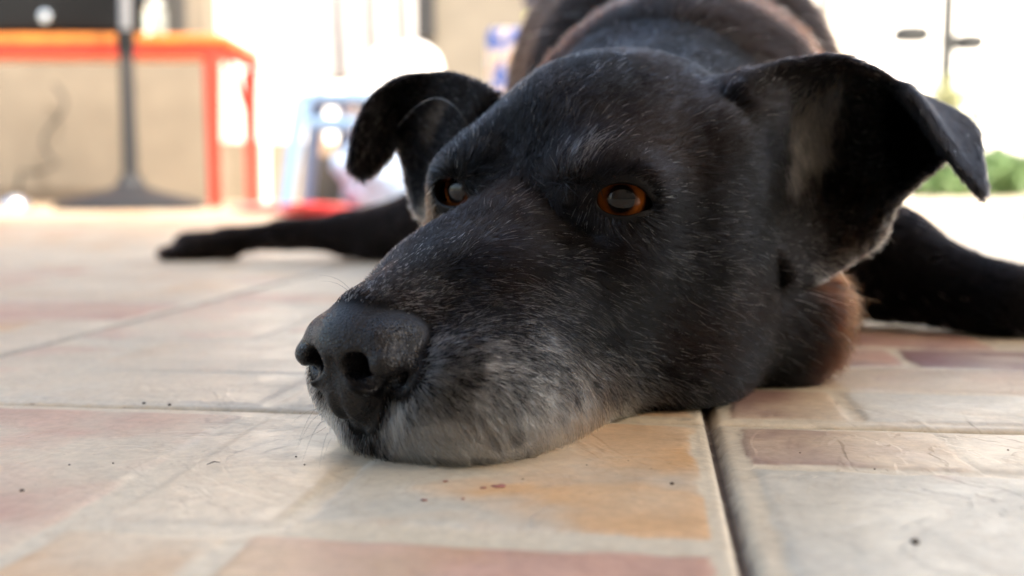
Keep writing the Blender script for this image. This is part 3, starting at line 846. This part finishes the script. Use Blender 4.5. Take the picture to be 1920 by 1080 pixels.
# ------------------------------------------------------------ THINGS BEHIND THE DOG (cm)
import bmesh
class MB:
    def __init__(s): s.bm = bmesh.new()
    def box(s, lo, hi, bev=0.0, seg=2, rz=0, c=None):
        r = bmesh.ops.create_cube(s.bm, size=1.0)
        lo, hi = Vector(lo), Vector(hi); ce = (lo + hi) / 2; sz = hi - lo
        for v in r['verts']: v.co = Vector((v.co.x * sz.x, v.co.y * sz.y, v.co.z * sz.z)) + ce
        if bev:
            es = list({e for v in r['verts'] for e in v.link_edges})
            bmesh.ops.bevel(s.bm, geom=es, offset=bev, segments=seg, affect='EDGES', profile=.6)
        return s
    def tube(s, pts, rad, n=14, cap=True, flat=1.0):
        pts = [Vector(p) for p in pts]; rad = rad if hasattr(rad, '__len__') else [rad] * len(pts)
        rings = []
        for i, p in enumerate(pts):
            t = (pts[min(i + 1, len(pts) - 1)] - pts[max(i - 1, 0)]).normalized()
            a = t.orthogonal().normalized() if abs(t.z) > .9 else t.cross(Vector((0, 0, 1))).normalized()
            if i and rings: 
                a = (pa - t * pa.dot(t)).normalized()
            pa = a; b = t.cross(a)
            rings.append([s.bm.verts.new(p + (a * math.cos(2 * math.pi * k / n) + b * math.sin(2 * math.pi * k / n) * flat) * rad[i]) for k in range(n)])
        for r0, r1 in zip(rings, rings[1:]):
            for k in range(n): s.bm.faces.new((r0[k], r0[(k + 1) % n], r1[(k + 1) % n], r1[k]))
        if cap: s.bm.faces.new(rings[0][::-1]); s.bm.faces.new(rings[-1])
        return s
    def lathe(s, prof, c=(0, 0, 0), n=32):
        rings = []
        for r, z in prof:
            rings.append([s.bm.verts.new((c[0] + r * math.cos(2 * math.pi * k / n), c[1] + r * math.sin(2 * math.pi * k / n), c[2] + z)) for k in range(n)])
        for r0, r1 in zip(rings, rings[1:]):
            for k in range(n): s.bm.faces.new((r0[k], r0[(k + 1) % n], r1[(k + 1) % n], r1[k]))
        s.bm.faces.new(rings[0][::-1]); s.bm.faces.new(rings[-1])
        return s
    def grid(s, fn, nu, nv):
        g = [[s.bm.verts.new(fn(i / nu, j / nv)) for j in range(nv + 1)] for i in range(nu + 1)]
        for i in range(nu):
            for j in range(nv): s.bm.faces.new((g[i][j], g[i + 1][j], g[i + 1][j + 1], g[i][j + 1]))
        return s
    def build(s, name, m, parent=None, loc=None, smooth=True, thick=0):
        loc = Vector(loc or (0, 0, 0))
        for v in s.bm.verts: v.co = (v.co - loc) * CM
        me = bpy.data.meshes.new(name); bmesh.ops.recalc_face_normals(s.bm, faces=s.bm.faces[:])
        s.bm.to_mesh(me); s.bm.free()
        for p in me.polygons: p.use_smooth = smooth
        if smooth and hasattr(me, 'set_sharp_from_angle'): me.set_sharp_from_angle(angle=R(40))
        me.materials.append(m)
        o = bpy.data.objects.new(name, me); link(o, parent)
        if parent is None: o.location = loc * CM
        else: o.location = loc * CM - parent.location
        if thick:
            md = o.modifiers.new('thickness', 'SOLIDIFY'); md.thickness = thick * CM; md.offset = 0
        return o
def thing(name, label, cat, loc, group=None):
    o = bpy.data.objects.new(name, None); C.objects.link(o); o.location = Vector(loc) * CM
    o.empty_display_size = .05
    return tag(o, label, cat, group)
def wallmat(name, c, s=6, amt=.15, rough=.85, bump=.3):
    m = mat(name, c, rough); q = N(m); o = q.obj()
    n = q.noise(o, s, 6, .6); f = q.noise(o, s * 30, 3, .6)
    k = q.ramp(n, [(.3, 1 - amt), (.7, 1 + amt * .5)])
    q.l(q.mix(1.0, c, k, 'MULTIPLY'), q.b.inputs['Base Color']); q.l(q.bump(f, bump, .002), q.b.inputs['Normal'])
    return m
m_shade_beige = wallmat('painted_shade_beige', (.16, .14, .11)); m_shade_pale = wallmat('painted_shade_pale', (.22, .195, .155)); m_white = wallmat('white_paint', (.86, .86, .84), amt=.05)  # beige and pale render carry the table wall's shade in their colour
m_grey = wallmat('grey_render', (.13, .12, .10)); m_dark = mat('dark_metal', (.018, .02, .023), .6, 0, .3); m_blackp = mat('black_plastic', (.004, .005, .006), .5, 0, .2)
m_orange = wallmat('orange_top', (.50, .17, .025), 20, .3, .4, .1); m_red = mat('red_paint', (.36, .022, .008), .5)
m_blue = mat('pale_blue_plastic', (.17, .28, .44), .4); m_blue.node_tree.nodes['Principled BSDF'].inputs['Subsurface Weight'].default_value = 0
m_navy = mat('navy', (.02, .05, .12), .6); m_steel = mat('steel', (.7, .7, .7), .2, 1.0); m_glass = mat('glass', (.75, .85, .8), .05)
m_glass.node_tree.nodes['Principled BSDF'].inputs['Transmission Weight'].default_value = .8
m_cloth = wallmat('white_cloth', (.42, .42, .42), 15, .08, .9, .2); m_redc = wallmat('red_cloth', (.70, .06, .06), 12, .3, .8, .3); m_pinkc = wallmat('pink_cloth', (.75, .33, .30), 12, .3, .8, .3)
m_brown = mat('brown_paint', (.22, .14, .09), .6); m_roof = wallmat('roof_board', (.42, .37, .31), 4); m_house = wallmat('house_render', (.30, .265, .22))

# ground beyond the tiles
yard = MB(); yard.box((-9000, -3000, -14), (9000, 14000, -4))
m_yard = wallmat('concrete', (.60, .57, .51), .6, .12, .8)
tag(yard.build('ground', m_yard), kind='structure')

# ---- litter on the tiles
tw = MB(); a_, b_ = G(388, 874), G(414, 871)
tw.tube([(a_[0], a_[1], .05), ((a_[0] + b_[0]) / 2, (a_[1] + b_[1]) / 2 + .02, .11), (b_[0], b_[1], .07)], [.02, .045, .01], 8, flat=.4)
tag(tw.build('splinter', mat('dark_wood', (.03, .02, .015), .7), None, (float(a_[0]), float(a_[1]), 0)), 'tiny dark splinter on the cream tile left of the dog chin', 'splinter')
cb = MB()
for px, py, r, c in ((41, 922, .07, 0), (130, 872, .03, 0), (212, 869, .03, 0), (555, 857, .035, 0), (571, 872, .03, 0), (1260, 908, .06, 0), (1716, 1018, .10, 0), (1178, 865, .03, 0), (1890, 845, .04, 0), (1100, 873, .03, 0), (1500, 850, .03, 0), (270, 757, .07, 0), (318, 760, .07, 0), (1640, 880, .03, 0), (980, 900, .04, 0)):
    p = G(px, py); cb.lathe([(r, 0), (r * 1.1, r * .4), (r * .5, r)], (float(p[0]), float(p[1]), .0), 7)
tag(cb.build('crumbs', mat('dirt', (.05, .03, .02), .9), None, (0, 30, 0)), 'scattered dark crumbs of dirt on the tiles', 'crumbs', kind='stuff')
flk = MB()
for px, py, w1, h1 in ((937, 914, .42, .2), (905, 917, .2, .06), (835, 905, .15, .1), (795, 940, .18, .05), (868, 938, .12, .05)):
    p = G(px, py); rg_ = np.random.default_rng(int(px)); vs = []
    for k in range(12):
        rr2 = rg_.uniform(.45, 1.0); vs.append(flk.bm.verts.new((p[0] + .6 * w1 * rr2 * math.cos(k * math.pi / 6), p[1] + w1 * .5 * rr2 * math.sin(k * math.pi / 6), .045)))
    flk.bm.faces.new(vs)
tag(flk.build('paint_flecks', mat('red_fleck', (.32, .12, .09), .6), None, (0, 28, 0), thick=.02), 'small dark red flecks stuck on the tile before the chin', 'flecks', kind='stuff')

# ---- the house behind the camera (seen in the dog's eyes) with its porch roof
hs = thing('house', 'shaded rendered house wall with a porch roof behind the viewer', 'house', (0, -190, 0))
w_ = MB()
for x0, x1, z0, z1 in ((-220, -160, -5, 260), (-160, -70, 215, 260), (-70, 60, -5, 260), (60, 180, -5, 95), (60, 180, 205, 260), (180, 460, -5, 260)):
    w_.box((x0, -215, z0), (x1, -190, z1))
w_.build('wall', m_house, hs, (0, -190, 0), smooth=False)
MB().box((-160, -207, -4), (-70, -202, 215), 1).build('door', m_brown, hs, (-115, -205, 0))
wf = MB(); [wf.box(a, b) for a, b in (((62, -206, 97), (66, -200, 203)), ((174, -206, 97), (178, -200, 203)), ((66, -206, 97), (174, -200, 101)), ((66, -206, 199), (174, -200, 203)), ((118, -206, 101), (122, -200, 199)))]
wo = wf.build('window', m_white, hs, (120, -203, 97), smooth=False)
MB().box((66.2, -204, 101.2), (173.8, -203, 198.8)).build('pane', m_blackp, wo, None, smooth=False).location = (0, 0, 0)
wo.children[0].location = -wo.location - hs.location
MB().box((-110, -240, 262), (275, 90, 272)).build('roof', m_roof, hs, (0, -100, 262), smooth=False)

# ---- left: low wall, table, stand
hw = MB().box((-420, 560, -4), (-161, 590, 250)).build('painted_shade_wall', m_shade_beige, None, (-300, 575, 0), smooth=False)  # left part of one wall, its shade painted as darker beige
tag(hw, 'beige rendered wall behind the orange table, its shade painted into the colour', 'wall')
hw2 = MB().box((-160.5, 575, -4), (-70, 600, 27)).box((-160.5, 578, 27.3), (-106, 597, 260)).build('painted_sun_wall', m_white, None, (-150, 590, 0), smooth=False)  # sunlit part of the same wall, the glare painted as white
tag(hw2, 'same beige wall between the orange table and the brown post, sunlight painted as white', 'wall')
MB().box((-160.3, 571, -3.5), (-75, 574.7, 33)).build('painted_shade_base', m_shade_pale, hw2, (-130, 573, 0), smooth=False).location = Vector((-130, 573, 0)) * CM - hw2.location  # shaded foot of that wall, painted as a separate darker slab

T0 = thing('table', 'orange topped table with red metal legs and apron', 'table', (-190, 440, 0))
tz = 66.0
def TBX(lo, hi, name, m, b=.6, par=T0): return MB().box(lo, hi, b).build(name, m, par, ((lo[0] + hi[0]) / 2, (lo[1] + hi[1]) / 2, lo[2]))
tt_ = MB()
tt_.grid(lambda a, b: (-330 + 218 * a, 414 + 66 * b + (2.0 * math.sin(a * 31) * (b < .01)), tz + 2.6 + .9 * math.sin(a * 40) * math.sin(b * 9)), 60, 8)
TBX((-330, 414, tz - 1.5), (-112, 480, tz + 2), 'tabletop', m_orange, 1.2)
TBX((-326, 415.5, tz - 6.5), (-114, 418, tz - 1.6), 'apron', m_red); TBX((-115.5, 418.2, tz - 6.5), (-113.5, 476, tz - 1.6), 'apron', m_red)
for x, y in ((-118.5, 417), (-118.0, 474), (-322, 417), (-322, 474)):
    MB().tube([(x, y, 0), (x, y, 18), (x + .3, y, tz - 6)], [2.6, 2.7, 3.6], 12).build('leg', m_red, T0, (x, y, 0))
MB().tube([(-119, 442, 61), (-119, 468, 44)], 1.2, 8).build('brace', m_dark, T0, (-119, 455, 50))
oven = thing('cooker', 'black countertop cooker standing on the orange table', 'cooker', (-215, 448, tz + 2))
MB().box((-300, 425, tz + 4.2), (-144, 472, tz + 58), 2.5, 3).build('body', m_blackp, oven, (-215, 448, tz + 4))
for x in (-255, -222, -186):
    MB().lathe([(2.4, 0), (2.6, 1.0), (2.2, 2.6), (.8, 2.8)], (0, 0, 0), 20).build('knob', m_steel, oven)
    k = oven.children[-1]; k.rotation_euler = (R(90), 0, 0); k.location = Vector((x, 424.9, tz + 10)) * CM - oven.location
for x, y in ((-292, 430), (-150, 430), (-292, 466), (-150, 466)):
    MB().lathe([(2, 0), (2.2, .4), (1.6, 2.2)], (x, y, tz + 2.0), 14).build('foot', m_dark, oven, (x, y, tz + 2))
jar = thing('glass_jar', 'pale glass jar on the orange table beside the black stand pole', 'jar', (-141, 418.5, tz + 2))
MB().lathe([(3.0, .05), (4.2, .6), (4.4, 2), (4.4, 9), (3.4, 11), (3.2, 12)], (-141, 418.5, tz + 2.0), 28).build('body', m_glass, jar, (-141, 418.5, tz + 2))
MB().lathe([(3.5, 0), (3.6, .5), (3.5, 1.8), (1, 2.0)], (-141, 418.5, tz + 14.1), 28).build('lid', m_steel, jar, (-141, 418.5, tz + 14))

st = thing('fan_stand', 'black pedestal stand with flared base before the orange table', 'pedestal stand', (-143, 392, 0))
MB().lathe([(27, 0.02), (27.5, 1.4), (25, 3.4), (14, 6.0), (6.5, 8), (4.6, 10), (3.6, 13)], (-143, 392, 0), 48).build('base', m_dark, st, (-143, 392, 0))
MB().tube([(-143, 392, 11), (-143, 392, 62)], [2.9, 2.5], 20).build('pole', m_dark, st, (-143, 392, 11))
MB().tube([(-143, 392, 58), (-143, 392, 66)], [3.4, 3.4], 20).build('collar', m_blackp, st, (-143, 392, 58))
MB().tube([(-143, 392, 62), (-142, 392, 120)], [2.0, 2.0], 20).build('inner_pole', mat('grey_metal', (.22, .23, .25), .3, .6), st, (-143, 392, 62))
MB().lathe([(9, 0), (11, 3), (9, 12), (4, 18)], (-142, 392, 120), 24).build('motor', m_dark, st, (-142, 392, 120))
cable = MB()
pts_ = [(-240 + 6 * math.sin(k * .5), 552 - k * .2, 62 - k * 3.2) if k < 14 else (-240 - (k - 13) * 4.5, 550, 62 - k * 3.2 + (k - 13)**2 * .55) for k in range(18)]
tag(cable.tube(pts_ + [(-262, 551, 1)], .7, 8).build('cable', m_dark, None, (-240, 550, 30)), 'dark cable hanging in a loop against the beige wall', 'cable')

bowl = thing('steel_bowl', 'small shiny upturned bowl on the floor at the photo edge', 'bowl', (-177, 372, 0))
MB().lathe([(5.2, .03), (5.3, .3), (4.6, 3), (3.6, 4.2), (3.0, 4.4), (2.9, 4.9), (.5, 4.9)], (-177, 372, 0), 32).build('shell', m_steel, bowl, (-177, 372, 0))

# ---- pale blue plastic stool
st = thing('plastic_stool', 'pale blue moulded plastic stool on splayed legs', 'stool', (-60, 345, 0))
SX0, SX1, SY0, SY1, SZ = -69.5, -36, 330, 362, 38.5
MB().box((SX0 + 2.2, SY0 + 2.2, SZ - 3.6), (SX1 - 2.2, SY1 - 2.2, SZ), 1.6, 3).build('seat', m_blue, st, (-53, 346, SZ - 3))
for sx, sy_ in ((0, 0), (1, 0), (0, 1), (1, 1)):
    xt = (SX0 + 3.2, SX1 - 3.2)[sx]; yt = (SY0 + 3.2, SY1 - 3.2)[sy_]; xb = (SX0 - 2.2, SX1 + 2.2)[sx]; yb = (SY0 - 2, SY1 + 2)[sy_]
    l_ = MB()
    l_.tube([(xb, yb, 0.03), ((xb * .55 + xt * .45), (yb * .55 + yt * .45), 18), (xt, yt, SZ - 2.5)], [2.0, 2.3, 2.9], 12)
    l_.build('leg', m_blue, st, (xb, yb, 0))
MB().box((SX0 + 5, SY0 + 1.4, 27), (SX1 - 5, SY0 + 2.6, 30.5), .5).build('stretcher', m_blue, st, (-53, SY0 + 2, 27))
MB().box((SX0 + 5, SY1 - 2.6, 27), (SX1 - 5, SY1 - 1.4, 30.5), .5).build('stretcher', m_blue, st, (-53, SY1 - 2, 27))
cr = thing('navy_crate', 'dark navy crate standing behind the pale blue stool', 'crate', (-55, 385, 0))
MB().box((-62, 372, 22), (-44, 392, 39), 1).build('upper_bin', m_navy, cr, (-53, 380, 22))
MB().box((-73.8, 388, .03), (-62, 391, 20), .6).build('back_panel', m_grey, cr, (-68, 390, 0)); MB().box((-62, 374, .03), (-50, 390, 21.8), .6).build('lower_bin', m_grey, cr, (-56, 380, 0))

# crumpled plastic bag (pale blue)
def crumple(name, c, r, m, label, cat, seed=1, amp=.25, flat=1.0, n=40):
    rg = np.random.default_rng(seed); th = np.linspace(0, math.pi, n); ph = np.linspace(0, 2 * math.pi, n * 2, endpoint=False)
    T_, P_ = np.meshgrid(th, ph, indexing='ij'); dv = np.stack([np.sin(T_) * np.cos(P_), np.sin(T_) * np.sin(P_), np.cos(T_)], -1).reshape(-1, 3)
    k = 1 + amp * n3(dv, 1.1, seed) + amp * .5 * np.abs(n3(dv, .5, seed + 3)) - amp * .3 * np.abs(n3(dv, .25, seed + 5))
    v = dv * k[:, None] * np.array(r) ; v[:, 2] -= v[:, 2].min(); v[:, 2] = np.maximum(v[:, 2], 0.0) + .05
    N_ = n * 2; ix = np.arange(n * N_).reshape(n, N_)
    f = np.stack([ix[:-1], ix[1:], np.roll(ix, -1, 1)[1:], np.roll(ix, -1, 1)[:-1]], -1).reshape(-1, 4)[:, ::-1]
    me = np_mesh(name, v, f); me.materials.append(m); o = link(bpy.data.objects.new(name, me)); o.location = Vector(c) * CM
    return tag(o, label, cat)
m_bag = wallmat('pale_blue_film', (.33, .44, .62), 14, .25, .3, .5)
crumple('plastic_bag', (-39.5, 310, 0), (12.5, 9, 10.5), m_bag, 'crumpled pale blue plastic bag under the stool', 'bag', 4, .22)
crumple('red_cloth', (-56, 300, 0), (11, 8, 1.6), m_redc, 'crumpled bright red cloth on the floor in front of the stool', 'cloth', 8, .3)
crumple('pink_cloth', (-73, 352, 0), (22, 18, 1.2), m_pinkc, 'faded pink cloth lying flat by the stool legs', 'cloth', 9, .3)

# ---- post, curtain, sacks, walls in the middle
post = MB().tube([(-91, 500, -3), (-91, 500, 230)], 2.2, 10).build('post', m_brown, None, (-91, 500, 0))
tag(post, 'thin brown post beside the hanging white cloth', 'post')
def fold(a, b, x0, x1, y, z0, z1, amp, fr):
    return (x0 + (x1 - x0) * a, y + amp * math.sin(a * fr + .8 * math.sin(b * 3)) * (.4 + .6 * (1 - b)) + amp * .4 * math.sin(a * fr * 2.3 + b * 4), z0 + (z1 - z0) * b)
cu = MB().grid(lambda a, b: fold(a, b, -74, -38, 420, 50, 150, 3.5, 17), 60, 24).build('hanging_cloth', m_cloth, None, (-56, 420, 50), thick=.4)
tag(cu, 'white cloth hanging in soft folds over the clothes line', 'cloth')
lf_ = thing('clothes_line', 'thin line strung between two steel poles carrying the white cloth', 'clothes line', (-56, 420, 0))
MB().tube([(-100, 424, 0), (-100, 424, 152)], 1.4, 10).build('pole', m_white, lf_, (-100, 424, 0)); MB().tube([(60, 424, 0), (60, 424, 152)], 1.4, 10).build('pole', m_white, lf_, (60, 424, 0))
MB().tube([(-100, 422, 150), (60, 422, 150)], .4, 8).build('line', m_white, lf_, (-20, 422, 150))
crumple('white_sack', (-38, 350, 0), (17, 12, 27), mat('woven_white', (.85, .85, .83), .7), 'bulging white sack standing behind the dog ear', 'sack', 21, .12)
bw = MB().box((-66, 610, -4), (60, 640, 230), 0).build('yard_wall', m_grey, None, (0, 620, 0), smooth=False)
tag(bw, 'grey beige wall above the white sack', 'wall')
for x in (-12, 8): pass
MB().box((-61, 604, 93), (-44, 609.5, 150)).build('pipe_duct', m_dark, None, (-50, 607, 93), smooth=False)
tag(bpy.data.objects['pipe_duct'], 'dark duct fixed on the grey beige wall', 'duct')
# printed food sack, upright
def sackmat():
    m = mat('printed_sack', rough=.35); q = N(m); o = q.obj(); s_ = q.n('ShaderNodeSeparateXYZ'); q.l(o, s_.inputs[0])
    k = q.noise(o, 14, 3, .5, 1.5)
    c = q.ramp(k, [(.40, (.75, .38, .10)), (.43, (.80, .62, .50)), (.52, (.85, .75, .68)), (.55, (.03, .12, .48)), (.66, (.03, .10, .42)), (.68, (.85, .80, .78))])
    q.l(c, q.b.inputs['Base Color']); return m
fs = MB().box((-6.0, 249, .05), (16, 259, 46), 2.2, 3)
for v in fs.bm.verts:
    k = math.sin(v.co.z / 46 * math.pi); v.co.y += (-1.5 if v.co.y < 254 else 1.5) * k
tag(fs.build('food_sack', sackmat(), None, (5, 254, 0)), 'upright printed sack in blue, orange and white behind the dog head', 'sack')
bn = thing('dustbin', 'dark grey dustbin with a yellow green clip behind the dog neck', 'dustbin', (16, 300, 0))
m_bin = mat('bin_plastic', (.06, .055, .08), .5)
MB().lathe([(11, .05), (11.5, .5), (14, 58), (14.6, 58.5), (14.6, 60), (13.5, 60.2)], (18, 300, 0), 36).build('body', m_bin, bn, (18, 300, 0))
MB().lathe([(15, 60.3), (15.2, 62), (12, 65), (4, 66.5)], (18, 300, 0), 36).build('lid', m_bin, bn, (18, 300, 60))
MB().box((3.6, 284.5, 50), (7.6, 288, 55), .8).build('clip', mat('lime', (.45, .50, .05), .5), bn, (6, 286, 50))

# ---- right: pillar, white wall, planting, lamp
pl = MB().box((143, 480, -4), (158, 500, 260), 1).build('pillar', wallmat('pillar_render', (.50, .49, .44)), None, (150, 490, 0), smooth=False)
tag(pl, 'plain pale grey pillar behind the dog back', 'pillar')
ww = MB().box((150, 2400, -4), (2600, 2440, 900)).build('white_building', m_white, None, (900, 2420, 0), smooth=False)
tag(ww, 'blank white building side beyond the hedge', 'building')
fwall = MB().box((-2200, 2600, -4), (149, 2640, 900)).build('white_house', m_white, None, (-700, 2620, 0), smooth=False)
tag(fwall, 'blank white house side far beyond the brown post', 'house')
gl = thing('garden_lamp', 'slim garden lamp post with two flat dark heads', 'lamp', (493, 1200, 0))
m_lg = mat('lamp_grey', (.02, .025, .027), .7); m_lh = mat('lamp_head', (.012, .016, .018), .7)
MB().tube([(493, 1200, -4), (493, 1200, 240)], [9, 8], 12).build('pole', m_lg, gl, (493, 1200, 0))
MB().tube([(430, 1200, 180), (436, 1200, 180), (452, 1200, 180.5), (468, 1200, 180), (474, 1200, 180)], [6, 17, 19, 17, 6], 14, flat=.62).build('lamp_head', m_lh, gl, (452, 1200, 176)); MB().tube([(501, 1200, 171), (506, 1200, 171), (518, 1200, 171.5), (531, 1200, 171), (536, 1200, 171)], [6, 16, 18, 16, 6], 14, flat=.62).build('lamp_head', m_lh, gl, (515, 1200, 169))
MB().box((470, 1198.5, 173), (502, 1201.5, 175.5), .8).build('arm', m_lg, gl, (485, 1200, 166))

def leafmat(name, c1, c2):
    m = mat(name, c1, .5); q = N(m); n = q.noise(q.obj(), 9, 3)
    q.l(q.mix(q.ramp(n, [(.35, 0.0), (.65, 1.0)]), c1, c2), q.b.inputs['Base Color'])
    q.b.inputs['Subsurface Weight'].default_value = 0; q.b.inputs['Transmission Weight'].default_value = 0
    return m
def leaves(rg, boxes, n, size):
    """leaf quads spread through ellipsoids [(c, r)]"""
    V, F = [], []
    for i in range(n):
        c, r = boxes[rg.integers(len(boxes))]; dv = rg.normal(size=3); dv /= np.linalg.norm(dv)
        p = np.array(c) + dv * np.array(r) * rg.random()**.4; p[2] = max(p[2], 1)
        a = rg.normal(size=3); a /= np.linalg.norm(a); b = np.cross(a, rg.normal(size=3)); b /= np.linalg.norm(b)
        s = size * rg.uniform(.6, 1.3); k = len(V)
        V += [p - a * s, p + b * s * .4, p + a * s, p - b * s * .4]; F.append((k, k + 1, k + 2, k + 3))
    return np.array(V), np.array(F)
def shrub(name, label, cat, base, boxes, n, size, m, seed, stems=5):
    o = thing(name, label, cat, base); rg = np.random.default_rng(seed)
    V, F = leaves(rg, boxes, n, size); me = np_mesh('foliage', V - np.array(base), F, False); me.materials.append(m)
    link(bpy.data.objects.new('foliage', me), o)
    t_ = MB()
    for i in range(stems):
        c, r = boxes[i % len(boxes)]
        t_.tube([base, ((base[0] + c[0]) / 2 + rg.normal() * 3, (base[1] + c[1]) / 2, (base[2] + c[2]) / 2), tuple(c)], [1.6, 1.1, .5], 7)
    t_.build('stems', m_brown, o, base)
    return o
g1 = leafmat('leaf_yellow_green', (.20, .25, .12), (.34, .33, .16)); g2 = leafmat('leaf_green', (.07, .14, .05), (.11, .18, .07)); g3 = leafmat('leaf_mid', (.08, .16, .05), (.12, .20, .08))
shrub('tall_shrub', 'sparse yellow green shrub below the lamp post', 'shrub', (390, 950, 0), [((392, 950, 92), (26, 20, 20)), ((410, 945, 70), (26, 20, 22)), ((372, 950, 45), (20, 20, 30)), ((425, 950, 35), (26, 20, 34))], 650, 5.0, g1, 3)
shrub('round_bush', 'small bright green bush beside the flower bed box', 'bush', (345, 800, 0), [((325, 800, 14), (38, 18, 16)), ((372, 800, 18), (26, 18, 20))], 1800, 4.5, g3, 5)
shrub('green_hedge', 'dense green hedge at the right behind the bush', 'hedge', (430, 860, 0), [((400, 860, 16), (40, 20, 17)), ((440, 860, 20), (30, 20, 20)), ((480, 860, 16), (50, 20, 17))], 3500, 4.5, g2, 7)
pb = MB().box((398, 925, -4), (440, 950, 36), 1.5).build('planter', wallmat('terracotta', (.45, .30, .23)), None, (420, 930, 0))
tag(pb, 'dull pink brown planter block behind the green hedge', 'planter')
shrub('sprig', 'tiny dark green sprig on the paving at the photo edge', 'plant', (131, 262, 0), [((133.5, 262, 2.2), (3, 3, 2.2))], 160, 1.2, g2, 9, 3)
